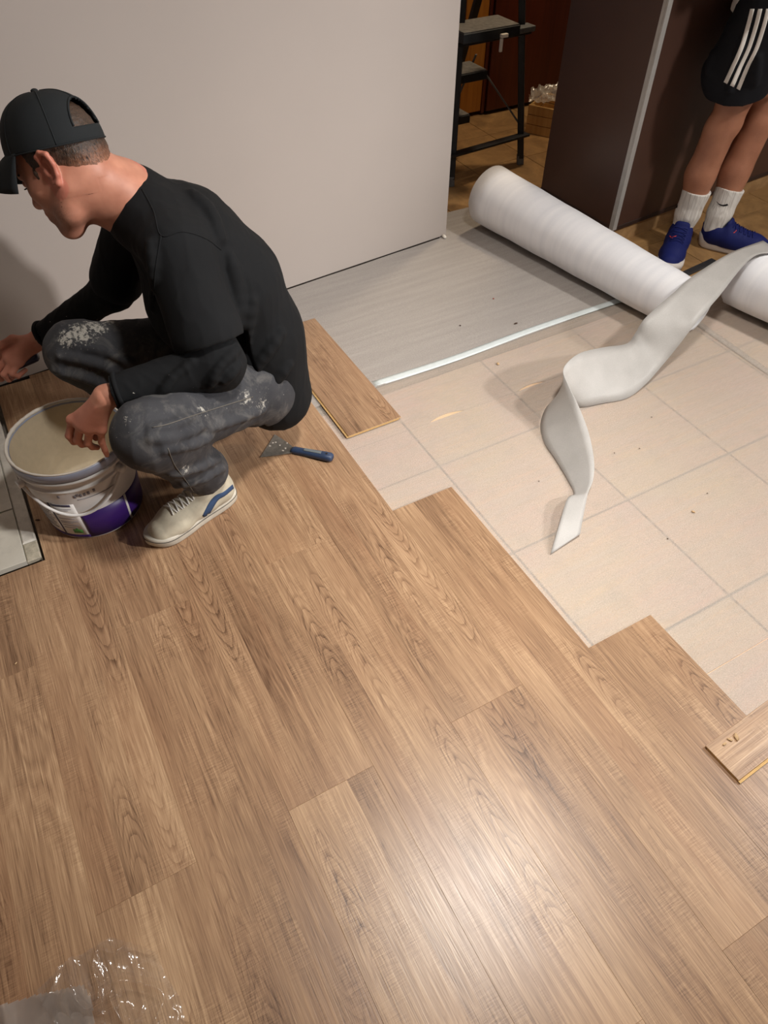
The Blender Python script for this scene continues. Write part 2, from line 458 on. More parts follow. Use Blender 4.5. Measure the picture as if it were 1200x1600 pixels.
def wall_mat(name, col):
    m, nt, b = nmat(name); g = NB(nt); v = g.obj()
    nz = g.noise(v, 1.3, 3.0); fine = g.noise(v, 260.0, 2.0)
    g.link(g.ramp(nz, [(0.3, tuple(c*0.96 for c in col)), (0.7, tuple(c*1.03 for c in col))]), b.inputs['Base Color'])
    b.inputs['Roughness'].default_value = 0.62; g.link(g.bump(fine, 0.08, 0.0004), b.inputs['Normal'])
wall_mat('wall_paint', srgb(180, 170, 163)); wall_mat('ceiling_paint', srgb(225, 221, 214))
def tile_mat(name, base, blot, scale, rough):
    m, nt, b = nmat(name); g = NB(nt); v = g.obj()
    rnd = g.n('ShaderNodeObjectInfo').outputs['Random']
    p = g.vmath('ADD', v, g.comb(g.math('MULTIPLY', rnd, 17.0), g.math('MULTIPLY', rnd, 41.0), 0.0))
    a = g.noise(p, scale, 6.0, 0.65, 0.8); c = g.noise(p, scale*6, 4.0, 0.6)
    col = g.mix(g.maprange(a, 0.35, 0.68), base, blot)
    col = g.mix(g.maprange(c, 0.5, 0.75, 0.0, 0.45), col, tuple(x*0.55 for x in base))
    g.link(col, b.inputs['Base Color']); b.inputs['Roughness'].default_value = rough
tile_mat('stone_tile', srgb(168, 130, 84), srgb(122, 92, 58), 7.0, 0.45)
tile_mat('cream_tile', srgb(220, 192, 152), srgb(218, 180, 162), 2.6, 0.45)
tile_mat('white_tile', srgb(214, 210, 200), srgb(192, 186, 172), 3.0, 0.35)
tile_mat('plinth_stone', srgb(182, 146, 102), srgb(148, 114, 76), 9.0, 0.5)
simple('grout', srgb(120, 112, 104), 0.9, 0.15, 80)
simple('dark_grout', srgb(92, 70, 48), 0.9, 0.15, 80)
def underlay_mat(name, col, alpha, rib):
    m, nt, b = nmat(name); g = NB(nt); v = g.obj(); x, y, z = g.sep(v)
    sp = g.noise(v, 900.0, 2.0, 0.7); cell = g.noise(v, 330.0, 3.0, 0.6)
    wv = g.noise(g.comb(g.math('MULTIPLY', x, 2.5), g.math('MULTIPLY', y, 42.0), 0.0), 1.0, 2.0)
    t = g.math('ADD', g.math('MULTIPLY', sp, 0.5), g.math('MULTIPLY', cell, 0.5))
    c = g.ramp(t, [(0.34, tuple(k*0.70 for k in col)), (0.50, col), (0.64, tuple(min(1, k*1.25) for k in col))])
    g.link(c, b.inputs['Base Color'])
    b.inputs['Roughness'].default_value = 0.55
    g.link(g.maprange(g.math('ADD', wv, g.math('MULTIPLY', cell, 0.3)), 0.5, 0.9, alpha-0.05, min(1, alpha+0.06)), b.inputs['Alpha'])
    g.link(g.bump(g.math('ADD', g.math('MULTIPLY', cell, 0.5), g.math('MULTIPLY', wv, rib)), 0.35, 0.0015), b.inputs['Normal'])
underlay_mat('underlay_foam', srgb(208, 198, 187), 0.39, 0.5)
underlay_mat('underlay_double', srgb(184, 177, 171), 0.74, 2.4)
simple('underlay_edge', srgb(214, 222, 222), 0.6, 0.05, 60)
def foam_mat():
    m, nt, b = nmat('white_foam'); g = NB(nt); v = g.obj()
    x, y, z = g.sep(v)
    rib = g.noise(g.comb(g.math('MULTIPLY', x, 3.0), g.math('MULTIPLY', y, 34.0), g.math('MULTIPLY', z, 3.0)), 1.0, 2.0)
    sp = g.noise(v, 420.0, 3.0, 0.7)
    c = g.ramp(g.math('ADD', g.math('MULTIPLY', rib, 0.6), g.math('MULTIPLY', sp, 0.4)), [(0.3, srgb(232, 233, 238)), (0.7, srgb(250, 250, 253))])
    g.link(c, b.inputs['Base Color']); b.inputs['Roughness'].default_value = 0.5
    g.link(g.bump(g.math('ADD', rib, g.math('MULTIPLY', sp, 0.4)), 0.25, 0.002), b.inputs['Normal'])
    b.inputs['Subsurface Weight'].default_value = 0.25; b.inputs['Subsurface Radius'].default_value = (0.01, 0.01, 0.01)
foam_mat()
def strip_mat():
    m, nt, b = nmat('foam_ribbon'); g = NB(nt); v = g.obj()
    sp = g.noise(v, 420.0, 3.0, 0.7); big = g.noise(v, 14.0, 2.0)
    c = g.ramp(g.math('ADD', g.math('MULTIPLY', sp, 0.6), g.math('MULTIPLY', big, 0.4)), [(0.3, srgb(176, 173, 169)), (0.7, srgb(200, 197, 193))])
    g.link(c, b.inputs['Base Color']); b.inputs['Roughness'].default_value = 0.45
    b.inputs['Alpha'].default_value = 0.88
    g.link(g.bump(sp, 0.2, 0.001), b.inputs['Normal'])
strip_mat()
simple('aluminium', srgb(186, 184, 181), 0.42, 0.06, 40, metal=0.25)
simple('dark_metal', srgb(70, 70, 72), 0.42, 0.15, 50, metal=0.7)
def wood_panel(name, c1, c2, rough=0.35):
    m, nt, b = nmat(name); g = NB(nt); v = g.obj(); x, y, z = g.sep(v)
    a = g.noise(g.comb(g.math('MULTIPLY', x, 14.0), g.math('MULTIPLY', y, 14.0), g.math('MULTIPLY', z, 1.0)), 1.0, 5.0, 0.6, 1.0)
    f = g.noise(g.comb(g.math('MULTIPLY', x, 120.0), g.math('MULTIPLY', y, 120.0), g.math('MULTIPLY', z, 3.0)), 1.0, 3.0)
    g.link(g.ramp(g.math('ADD', g.math('MULTIPLY', a, 0.7), g.math('MULTIPLY', f, 0.3)), [(0.3, c1), (0.7, c2)]), b.inputs['Base Color'])
    b.inputs['Roughness'].default_value = rough
wood_panel('mahogany', srgb(60, 22, 10), srgb(92, 38, 18)); wood_panel('honey_wood', srgb(140, 84, 28), srgb(186, 122, 48)); wood_panel('crate_wood', srgb(180, 136, 74), srgb(216, 174, 108), 0.7)
simple('brown_panel', srgb(76, 52, 43), 0.42, 0.07, 5.0)
simple('brown_trim', srgb(52, 36, 31), 0.5, 0.07, 12.0)

# ================================================================== SETTING
PW, PL = 0.195, 1.215
ZU, ZT = 0.003, 0.011            # underlay top, laminate top
WANG = math.atan2(2.447-2.285, 1.638+0.224)
def wall_y(x): return 2.285+(x+0.224)*math.tan(WANG)
floor = empty('floor'); tag(floor, 'part-laid brown oak laminate floor over old stone and cream tiles', None, None, 'structure')
# bed below the tiles
box('screed', (1.4, -0.45, -0.06), (7.4, 8.6, 0.1), 'grout', floor, 0)
# laminate rows
def row_joints():
    out = []
    for k in range(-5, 6):
        left = 0.359+(k-1)                       # left edge of the row in plank widths
        odd = (k % 2 == 0)
        j = (2.765+0.008*k) if not odd else (5.885+0.01*k)
        out.append((k, left, j))
    return out
GAP = 0.0001
def plank(x0, x1, y0, y1, poly=None):
    cx, cy = (x0+x1)/2, (y0+y1)/2
    pts = poly or [(x0+GAP, y0+GAP), (x1-GAP, y0+GAP), (x1-GAP, y1-GAP), (x0+GAP, y1-GAP)]
    return prism('plank', [(a-cx, b-cy) for a, b in pts], 0.0, ZT-ZU, ['laminate', 'fibreboard'], floor, 0.0003, (cx, cy, ZU), 1)
CUT_X, CUT_Y = -0.241, 7.43*PW
# rows: k=5 -> left edge 4.359 (outermost), joint 2.8; k=4 -> 3.359 joint 5.96; k=3 -> 2.359 joint 2.78
for k in range(-4, 6):
    left = (0.359+(k-1))*PW; right = left+PW
    j = (2.775+0.006*(k-1) if k % 2 == 1 else 5.89+0.018*(k-2))*PW
    xm = (left+right)/2
    if k == 5: top = j
    elif k == 4: top = j
    elif k == 3: top = j+PL
    else: top = wall_y(xm)-0.012
    if right < CUT_X: top = CUT_Y-0.002
    y = j-4*PL
    while y < top-0.01:
        y1 = min(y+PL, top)
        if y1 > -3.2:
            if left < CUT_X-0.01 < right and y1 > CUT_Y:
                if y < CUT_Y: plank(left, right, y, y1, [(left+GAP, y+GAP), (right-GAP, y+GAP), (right-GAP, y1-GAP), (CUT_X+0.006, y1-GAP), (CUT_X+0.006, CUT_Y-0.002), (left+GAP, CUT_Y-0.002)])
                else: plank(CUT_X+0.006, right, y, y1)
            else: plank(left, right, y, y1)
        y += PL
# old cream tiles under the foam, 40 cm grid
tx = [0.870+0.3995*i for i in range(-2, 6)]; ty = [0.498+0.3785*i for i in range(-4, 6)]
proto = None
for i in range(len(tx)-1):
    for jx in range(len(ty)-1):
        cx, cy = (tx[i]+tx[i+1])/2, (ty[jx]+ty[jx+1])/2
        if ty[jx] > 1.5: continue
        if proto is None: proto = prism('floor_tile', [(-0.1967, -0.1862), (0.1967, -0.1862), (0.1967, 0.1862), (-0.1967, 0.1862)], -0.01, 0.0, ['cream_tile'], floor, 0.0008, (cx, cy, 0)); continue
        o = proto.copy(); COL.objects.link(o); o.location = (cx, cy, 0); o.parent = floor
# stone tiles of the room behind
proto = None
for i in range(9):
    for jx in range(7):
        cx, cy = 0.95+0.333*i, 1.802+0.333*jx
        if cy < 2.2 and cx < 1.9 and jx > 0: pass
        if proto is None: proto = prism('stone_floor_tile', [(-0.1650, -0.1650), (0.1650, -0.1650), (0.1650, 0.1650), (-0.1650, 0.1650)], -0.01, 0.0, ['stone_tile'], floor, 0.0008, (cx, cy, 0)); continue
        o = proto.copy(); COL.objects.link(o); o.location = (cx, cy, 0); o.parent = floor
# white tiles of the doorway at the side, with their mortar lip
wt = [(-0.66, 1.4625, -0.2790, 1.672), (-0.66, 1.677, -0.2790, 1.99), (-1.05, 1.4625, -0.665, 1.672), (-1.05, 1.677, -0.665, 1.99), (-0.66, 1.995, -0.2790, 2.262), (-1.05, 1.995, -0.665, 2.235)]
for a, b, c, d in wt:
    prism('white_floor_tile', [(a, b), (c, b), (c, d), (a, d)], 0.0, 0.016, ['white_tile'], floor, 0.001)
simple('mortar', srgb(176, 168, 150), 0.85, 0.25, 60, bump=0.5, bdist=0.002)
simple('white_edge', srgb(205, 200, 190), 0.5, 0.12, 50)
prism('tile_edge_profile', [(-0.2780, 1.530), (-0.2420, 1.530), (-0.2520, 2.265), (-0.2780, 2.263)], 0.0, 0.014, ['white_edge'], floor, 0.004)
prism('mortar_lip', [(-0.2780, 1.4625), (-0.2420, 1.4625), (-0.2420, 1.529), (-0.2780, 1.529)], 0.0, 0.012, ['mortar'], floor, 0.003)

# walls
def wall_box(name, a, b, z0, z1, th, mat, parent=None):
    a = Vector((a[0], a[1])); b = Vector((b[0], b[1])); d = (b-a).normalized(); n = Vector((-d.y, d.x))
    p = [a, b, b+n*th, a+n*th]
    o = prism(name, [tuple(q) for q in p], z0, z1, [mat], parent)
    return tag(o, kind='structure') if parent is None else o
simple('shadow_gap', srgb(46, 38, 32), 0.9, 0.3, 60)
wall_box('wall_front', (-1.9, wall_y(-1.9)), (1.638, 2.447), 0.010, 2.6, 0.13, 'wall_paint')
wall_box('gap_shade_1', (-1.9, wall_y(-1.9)+0.004), (1.634, 2.4507), 0.0, 0.0102, 0.12, 'shadow_gap')  # solid strip; its dark colour paints the shade in the gap under the wall
wall_box('wall_left', (-1.9, -4.6), (-1.9, wall_y(-1.9)+0.13), 0.0, 2.6, 0.12, 'wall_paint')
wall_box('wall_back', (4.9, 3.62), (0.6, 3.66), 0.0, 2.6, -0.12, 'wall_paint')
wall_box('wall_right', (4.78, 3.7), (4.78, -4.6), 0.0, 2.6, 0.12, 'wall_paint')
# wall behind the photographer, with a wide window opening
wall_box('wall_rear', (4.78, -4.6), (-2.02, -4.6), 0.0, 0.85, 0.12, 'wall_paint')
wall_box('wall_rear', (4.78, -4.6), (2.6, -4.6), 0.85, 2.6, 0.12, 'wall_paint')
wall_box('wall_rear', (-0.6, -4.6), (-2.02, -4.6), 0.85, 2.6, 0.12, 'wall_paint')
wall_box('wall_rear', (2.6, -4.6), (-0.6, -4.6), 2.25, 2.6, 0.12, 'wall_paint')
tag(box('ceiling', (1.4, -0.45, 2.66), (6.9, 8.5, 0.12), 'ceiling_paint', None, 0), kind='structure')
# ragged strip of filler under the wall corner, and the dark gap where the wall meets the foam
# wooden doors in the wall behind
d1 = empty('door_1', (2.62, 3.56, 0)); tag(d1, kind='structure')
box('door_leaf', (0.62, 0.0, 1.03), (1.30, 0.04, 2.02), 'mahogany', d1, 0.004)
box('door_stop', (-0.045, 0.01, 1.03), (0.02, 0.03, 2.04), 'mahogany', d1, 0.003)
d2 = empty('door_2', (2.10, 3.585, 0)); tag(d2, kind='structure')
box('door_leaf', (0.09, 0.0, 1.03), (0.76, 0.04, 2.02), 'honey_wood', d2, 0.004)
for dx in (-0.12, 0.10, 0.32): box('door_groove', (dx, -0.0195, 1.03), (0.008, 0.004, 1.98), 'mahogany', d2, 0)
# ceiling lamps; the hall and side ones are unseen additions
simple('lamp_body', srgb(230, 230, 226), 0.4, 0.03, 20)
def lamp_fixture(x, y, label):
    e = empty('ceiling_lamp', (x, y, 2.6)); tag(e, label, 'lamp')
    V, F = lathe_geo([(0.0005, 0.0), (0.15, 0.0), (0.155, -0.02), (0.145, -0.10), (0.128, -0.10), (0.132, -0.04), (0.0005, -0.04)], 40)
    mobj('lamp_housing', V, F, 'lamp_body', e)
    m, nt, b = nmat('lamp_glow_%d' % len(MATS)); b.inputs['Emission Color'].default_value = (1, 0.9, 0.77, 1); b.inputs['Emission Strength'].default_value = 6.0
    V, F = lathe_geo([(0.0005, -0.085), (0.07, -0.082), (0.118, -0.060), (0.118, -0.05), (0.0005, -0.05)], 32)
    mobj('diffuser', V, F, m, e)
lamp_fixture(LAMP_POS[0], LAMP_POS[1], 'round white ceiling lamp above the laminate floor')
lamp_fixture(2.75, 2.95, 'added unseen ceiling lamp in the tiled hall behind the wall')

lamp_fixture(2.95, 0.10, 'added unseen ceiling lamp over the second foam roll')
# tripod work light the wall is lit by
simple('stand_black', srgb(30, 30, 32), 0.5, 0.15, 40)
wl_ = empty('work_lamp', (WORK_POS.x, WORK_POS.y, 0)); tag(wl_, 'work lamp on a black tripod stand beyond the outermost laminate board', 'lamp')
wd = (WORK_AIM-WORK_POS).normalized(); wb = Vector((0, 0, WORK_POS.z))-wd*0.13
tube('pole', [(0, 0, 0.30), (0, 0, 1.0), (0, 0, WORK_POS.z-0.1), tuple(wb-wd*0.05)], 0.014, 'stand_black', wl_, 12)
for a in (90, 210, 330): tube('leg', [(0, 0, 0.62), (0.34*math.cos(math.radians(a)), 0.34*math.sin(math.radians(a)), 0.012)], 0.011, 'stand_black', wl_, 10)
V, F = lathe_geo([(0.0005, -0.06), (0.09, -0.06), (0.125, -0.02), (0.135, 0.0), (0.125, 0.0), (0.118, -0.008), (0.0005, -0.008)], 36)
ho = mobj('lamp_head', V, F, 'stand_black', wl_); ho.location = wb; ho.rotation_euler = wd.to_track_quat('Z', 'Y').to_euler()
m_, nt_, b_ = nmat('work_glow'); b_.inputs['Emission Color'].default_value = (1, 0.97, 0.95, 1); b_.inputs['Emission Strength'].default_value = 8.0
V, F = lathe_geo([(0.0005, 0.0), (0.112, -0.002), (0.112, -0.006), (0.0005, -0.006)], 36)
mobj('lens', V, F, 'work_glow', ho)

# ================================================================== LARGE THINGS
# ---- underlay sheets
def sheet(name, outline_fn, x0, x1, nx, y_lo, y_hi, ny, z, th, mat, label, wav=0.0):
    """thin sheet; y_lo/y_hi are functions of x"""
    V = []; F = []
    for s in (0, 1):
        for i in range(nx+1):
            x = x0+(x1-x0)*i/nx
            for j in range(ny+1):
                t = j/ny; y = y_lo(x)*(1-t)+y_hi(x)*t
                w = wav*(0.5+0.5*mnoise.noise(Vector((x*5, y*9, 3.0)))) if s else 0
                V.append((x, y, z+(th+w if s else 0)))
    w = ny+1; o = (nx+1)*w
    for i in range(nx):
        for j in range(ny):
            a = i*w+j; F.append((o+a, o+a+w, o+a+w+1, o+a+1)); F.append((a, a+1, a+w+1, a+w))
        a = i*w; F.append((a, a+w, o+a+w, o+a)); a = i*w+ny; F.append((a, o+a, o+a+w, a+w))
    for j in range(ny):
        F.append((j, o+j, o+j+1, j+1)); a = nx*w+j; F.append((a, a+1, o+a+1, o+a))
    o = mobj(name, V, F, mat, None, False)
    return tag(o, label, 'underlay')
def lens(x, a, b, d):
    if x <= a or x >= b: return 0.0
    t = (x-a)/(b-a); return d*math.sin(math.pi*t)**0.8
seam = lambda x: 1.433+0.006*math.sin(x*3.1)
seam_open = lambda x: seam(x)+lens(x, 0.945, 1.075, 0.014)+lens(x, 1.285, 1.395, 0.011)
sheet('underlay_sheet', None, -0.2, 2.05, 4, lambda x: -1.8, lambda x: 0.36, 4, 0.0002, ZU-0.0004, 'underlay_foam', 'cream foam underlay hidden under the laid oak boards')
sheet('underlay_sheet', None, -0.2, 2.09, 40, lambda x: 0.362, lambda x: seam(x)-0.0004, 12, 0.0002, ZU-0.0004, 'underlay_foam', 'cream speckled foam underlay sheet under the curled foam strip')
sheet('underlay_sheet', None, 0.36, 2.09, 180, seam_open, lambda x: 1.72, 6, 0.0002, ZU-0.0004, 'underlay_foam', 'cream foam underlay sheet with two open slits along its edge')
sheet('underlay_sheet', None, 0.36, 2.02, 60, lambda x: 1.673+0.006*math.sin(x*4.0), lambda x: min(wall_y(x)-0.004, 2.44) if x < 1.62 else 2.63-0.03*(x-1.62), 20, ZU+0.0003, 0.0018, 'underlay_double', 'grey ribbed foam underlay sheet along the foot of the painted wall', 0.0025)
sheet('underlay_sheet', None, 2.092, 2.75, 20, lambda x: -0.9, lambda x: 1.662+0.1143*(x-2.08), 12, 0.0002, ZU-0.0004, 'underlay_foam', 'cream foam underlay sheet beneath the second foam roll')
# taped edges of the sheets
V, F = strip_geo(catmull([(0.88, 1.672, 0.0066), (1.2, 1.664, 0.0066), (1.55, 1.676, 0.0068), (1.98, 1.674, 0.0066)], 12), catmull([(0.88, 1.703, 0.0068), (1.2, 1.695, 0.0072), (1.55, 1.704, 0.0074), (1.98, 1.700, 0.0070)], 12), np.tile(V3(0, 0, 1), (37, 1)), 0.0012, 3)
tag(mobj('seam_tape', V, F, 'underlay_edge'), 'pale blue-white tape along the edge of the grey ribbed underlay', 'tape')
V, F = strip_geo(catmull([(2.072, 0.75, 0.0038), (2.076, 1.1, 0.0038), (2.085, 1.5, 0.0038)], 8), catmull([(2.100, 0.75, 0.0038), (2.104, 1.1, 0.0038), (2.115, 1.5, 0.0038)], 8), np.tile(V3(0, 0, 1), (17, 1)), 0.001, 2)
tag(mobj('seam_tape', V, F, 'underlay_foam'), 'short translucent tape between underlay sheets beside the second foam roll', 'tape')
# metal threshold strip at the edge of the stone tiles
o = prism('threshold_strip', [(2.08, 1.672), (2.50, 1.720), (2.497, 1.752), (2.077, 1.704)], 0.0, 0.006, ['dark_metal'], None, 0.002); tag(o, 'dark grey metal threshold strip beside the blue trainers', 'threshold')

# ---- brown cabinet on its stone plinth
CA = math.radians(4.3); cu = V3(math.cos(CA), math.sin(CA), 0); cvv = V3(-math.sin(CA)*0.8, math.cos(CA), 0); C0 = V3(2.198, 2.041, 0)
CW, CDp, CZ0, CZ1 = 1.75, 0.455, 0.07, 2.25
cab = empty('cabinet', tuple(C0)); tag(cab, 'tall dark brown cabinet with an aluminium corner strip on a stone plinth', 'cabinet')
def cab_poly(name, pts, z0, z1, mat, bev=0.001): return prism(name, [tuple((cu*a+cvv*b)[:2]) for a, b in pts], z0, z1, [mat], cab, bev)
cab_poly('plinth', [(0.006, 0.006), (CW, 0.006), (CW, CDp), (0.006, CDp)], 0.0, CZ0-0.004, 'plinth_stone')
cab_poly('body', [(0.004, 0.004), (CW, 0.004), (CW, CDp), (0.004, CDp)], CZ0+0.002, CZ1, 'brown_trim')
cab_poly('side_panel', [(0, 0.019), (0.012, 0.019), (0.012, CDp), (0, CDp)], CZ0+0.012, CZ1, 'brown_panel')
cab_poly('front_panel', [(0.019, 0), (CW, 0), (CW, 0.012), (0.019, 0.012)], CZ0+0.012, CZ1, 'brown_panel')
cab_poly('corner_strip', [(-0.004, -0.004), (0.018, -0.004), (0.018, 0.004), (0.004, 0.018), (-0.004, 0.018)], CZ0, CZ1, 'aluminium', 0.001)
cab_poly('corner_strip_bead', [(-0.0055, 0.004), (-0.0035, 0.004), (-0.0035, 0.010), (-0.0055, 0.010)], CZ0, CZ1, 'aluminium', 0.0005)
cab_poly('bottom_trim', [(-0.003, -0.003), (CW, -0.003), (CW, 0.01), (0.01, 0.01), (0.01, CDp), (-0.003, CDp)], CZ0-0.004, CZ0+0.012, 'brown_trim')

# ---- foam rolls
def foam_roll(name, A, B, ra, rb, label, hand=1):
    A, B = V3(*A), V3(*B); d = B-A; L = np.linalg.norm(d); d /= L
    e = empty(name, tuple(A)); tag(e, label, 'foam roll', 'rolls of white foam underlay')
    n1 = np.cross(d, [0, 0, 1.0]); n1 /= np.linalg.norm(n1); n2 = np.cross(n1, d)
    seg, turns, core = 40, 9, 0.03
    # one sheet wound as a spiral from core to rim
    N = seg*turns; rows = 15; V = []; F = []
    for i in range(N+1):
        t = i/N; a = hand*(t*turns*2*math.pi-1.9)
        for j in range(rows+1):
            s = j/rows; R = (ra+(rb-ra)*s); r = (core+(1-core/R)*R*t*0.999) if t < 1 else R
            r = core+(R-core)*t + 0.0009*math.sin(9*s*math.pi+a)*(t > 0.85)
            off = 0.010*math.sin(t*21.0)*(1 if j in (0, rows) else 0)*(1-s*0.3)*(t < 0.92)
            ax = L*s + (off if j in (0, rows) else 0)
            V.append(d*ax+n1*(r*math.cos(a))+n2*(r*math.sin(a)))
    w = rows+1
    for i in range(N):
        for j in range(rows):
            a = i*w+j; F.append((a, a+1, a+w+1, a+w))
    o = mobj('wound_sheet', V, F, 'white_foam', e)
    md = o.modifiers.new('thick', 'SOLIDIFY'); md.thickness = 0.0035; md.offset = -1
    return e
foam_roll('foam_roll', (1.849, 2.449, 0.125+0.0075), (2.010, 1.393, 0.091+0.0055), 0.126, 0.091, 'long roll of white foam underlay lying beside the brown cabinet')
foam_roll('foam_roll', (2.300, 1.470, 0.118+0.004), (2.50, 0.53, 0.118+0.004), 0.116, 0.116, 'roll of white foam underlay the loose foam strip comes from')

# ---- curled foam strip
st = [((1192, 376), .236, (1222, 396), .236), ((1140, 396), .243, (1176, 402), .243), ((1083, 431), .228, (1122, 465), .20), ((1053, 457), .212, (1088, 504), .165), ((1009, 496), .165, (1061, 539), .10),
      ((993, 520), .115, (1035, 571), .048), ((979, 537), .085, (1009, 600), .02), ((942, 543), .105, (980, 622), .006), ((908, 551), .130, (942, 630), .006), ((888, 565), .146, (909, 636), .006),
      ((880, 580), .150, (884, 632), .006), ((887, 600), .138, (858, 632), .006), ((905, 637), .110, (845, 660), .006), ((920, 677), .085, (850, 690), .006), ((928, 718), .062, (868, 718), .006),
      ((927, 748), .044, (886, 748), .006), ((920, 767), .034, (897, 771), .010), ((917, 778), .034, (886, 780), .034), ((911, 808), .024, (872, 825), .026), ((906, 835), .012, (860, 866), .006)]
Lp = catmull([atz(a, z) for a, z, b, w in st], 7); Rp = catmull([atz(b, w) for a, z, b, w in st], 7)
nr = []
for i in range(len(Lp)):
    t = (Lp[min(i+1, len(Lp)-1)]+Rp[min(i+1, len(Lp)-1)])-(Lp[max(i-1, 0)]+Rp[max(i-1, 0)]); n = np.cross(t, Rp[i]-Lp[i]); nn = n/np.linalg.norm(n)
    nr.append(nn)
V, F = strip_geo(Lp, Rp, np.array(nr), 0.0022, 6)
tag(mobj('foam_strip', V, F, 'foam_ribbon'), 'loose curled strip of thin white foam snaking over the roll', 'foam strip')

# ---- loose boards
def loose_board(name, label, x0, y0, sx, sy, z, rz=0.0, tilt=0.0, grain_x=False):
    e = empty(name, (x0, y0, z), (tilt, 0, rz)); tag(e, label, 'board')
    if grain_x: e.rotation_euler = (0, tilt, rz+math.pi/2); sx, sy = sy, sx
    prism('decor_layer', [(-sx/2, -sy/2), (sx/2, -sy/2), (sx/2, sy/2), (-sx/2, sy/2)], 0.0045, 0.0082, ['laminate', 'fibreboard'], e, 0.0005, None, 1)
    prism('core_layer', [(-sx/2+0.001, -sy/2), (sx/2-0.006, -sy/2), (sx/2-0.006, sy/2), (-sx/2+0.001, sy/2)], 0.0001, 0.0047, ['fibreboard'], e)
    prism('tongue', [(-sx/2-0.006, -sy/2), (-sx/2+0.003, -sy/2), (-sx/2+0.003, sy/2), (-sx/2-0.006, sy/2)], 0.002, 0.0044, ['fibreboard'], e, 0.0005)
    return e
loose_board('laminate_board', 'loose cut oak laminate board lying on the foam behind the crouching worker', 0.7765, 1.810, 0.187, 0.640, 0.0068, math.radians(0.3))
ob = loose_board('laminate_offcut', 'narrow oak laminate offcut lying across the outermost board', 1.17, 0.203, 0.52, 0.088, ZT+0.0006, math.radians(3.0), 0.0, True)

# ---- bucket
BX, BY, BH, BRT, BRB = -0.066, 1.578, 0.262, 0.149, 0.126
simple('bucket_white', srgb(206, 203, 200), 0.4, 0.05, 14)
simple('bucket_blue', srgb(150, 156, 176), 0.4, 0.08, 20)
simple('purple_print', srgb(58, 30, 104), 0.4, 0.05, 20)
simple('dark_print', srgb(40, 36, 66), 0.45, 0.05, 30)
simple('white_print', srgb(216, 212, 208), 0.45, 0.04, 30)
simple('green_print', srgb(70, 128, 60), 0.45, 0.05, 30)
simple('grey_print', srgb(120, 116, 122), 0.45, 0.05, 30)
def plaster_mat(name, c):
    m, nt, b = nmat(name); g = NB(nt); v = g.obj()
    a = g.noise(v, 9.0, 4.0, 0.6, 0.8); f = g.noise(v, 70.0, 4.0)
    g.link(g.ramp(g.math('ADD', g.math('MULTIPLY', a, 0.7), g.math('MULTIPLY', f, 0.3)), [(0.3, tuple(k*0.86 for k in c)), (0.7, tuple(min(1, k*1.06) for k in c))]), b.inputs['Base Color'])
    b.inputs['Roughness'].default_value = 0.6; g.link(g.bump(g.math('ADD', a, g.math('MULTIPLY', f, 0.3)), 0.4, 0.004), b.inputs['Normal'])
plaster_mat('plaster', srgb(214, 198, 170)); plaster_mat('plaster_crust', srgb(222, 214, 202))
bk = empty('bucket', (BX, BY, ZT+0.0005)); tag(bk, 'white plastic bucket of plaster with a purple label and wire handle', 'bucket')
rz = lambda z: BRB+(BRT-0.004-BRB)*z/BH
prof = [(0.0005, 0.0), (BRB-0.006, 0.0), (BRB, 0.006)] + [(rz(z), z) for z in (0.05, 0.10, 0.15, 0.19)]
prof += [(rz(0.195), 0.195), (rz(0.196)+0.006, 0.197), (rz(0.2)+0.006, 0.203), (rz(0.204)+0.001, 0.206), (rz(0.222)+0.001, 0.222), (rz(0.224)+0.006, 0.225), (rz(0.23)+0.006, 0.231), (rz(0.233)+0.001, 0.234)]
V, F = lathe_geo(prof, 72); mobj('bucket_shell', V, F, 'bucket_white', bk)
V, F = lathe_geo([(rz(0.234)+0.0006, 0.233), (BRT-0.001, 0.240), (BRT, BH-0.003), (BRT-0.003, BH), (BRT-0.0075, BH-0.001), (BRT-0.009, BH-0.006)], 72)
mobj('bucket_rim', V, F, 'bucket_blue', bk)
V, F = lathe_geo([(BRT-0.0092, BH-0.006), (rz(0.2)-0.006, 0.2), (rz(0.12)-0.006, 0.12), (rz(0.06)-0.007, 0.06), (rz(0.05)-0.012, 0.052), (0.05, 0.045), (0.0005, 0.044)], 64)
V = [(x*(1+0.006*mnoise.noise(Vector((x*30, y*30, z*30)))), y, z+(0.016*max(0, x/0.12) if z < 0.056 else 0)+0.004*mnoise.noise(Vector((x*22, y*22, 5)))*(z < 0.056)) for x, y, z in V]
mobj('plaster_fill', V, F, 'plaster', bk)
# crusted plaster on the rim
ringp = [((BRT-0.004)*math.cos(a), (BRT-0.004)*math.sin(a), BH+0.0005) for a in np.linspace(0, 2*math.pi, 90, endpoint=False)]
tube('rim_crust', ringp, [0.0012+(0.0042+0.0022*mnoise.noise(Vector((i*0.6, 0, 0)))) *(0.55+0.45*math.cos(6.283*(i-32)/90)) for i in range(90)], 'plaster_crust', bk, 6, True)
def bucket_patch(name, a0, a1, z0, z1, mat, lift=0.0008, parent=None, top=None):
    n = max(3, int(abs(a1-a0)/4)); V = []; F = []
    for i in range(n+1):
        a = math.radians(a0+(a1-a0)*i/n); zt = z1 if top is None else z1+top*(i/n)
        for z in (z0, (z0+zt)/2, zt):
            r = rz(z)+lift; V.append((r*math.cos(a), r*math.sin(a), z))
    for i in range(n):
        for j in range(2): F.append((i*3+j, i*3+3+j, i*3+4+j, i*3+1+j))
    o = mobj(name, V, F, mat, parent or bk); md = o.modifiers.new('t', 'SOLIDIFY'); md.thickness = 0.0006; md.offset = -1
    return o
lab = bucket_patch('purple_label', -109, 0, 0.010, 0.108, 'purple_print', 0.0008)
bucket_patch('label_foot', -175, -109, 0.010, 0.020, 'purple_print', 0.0008)
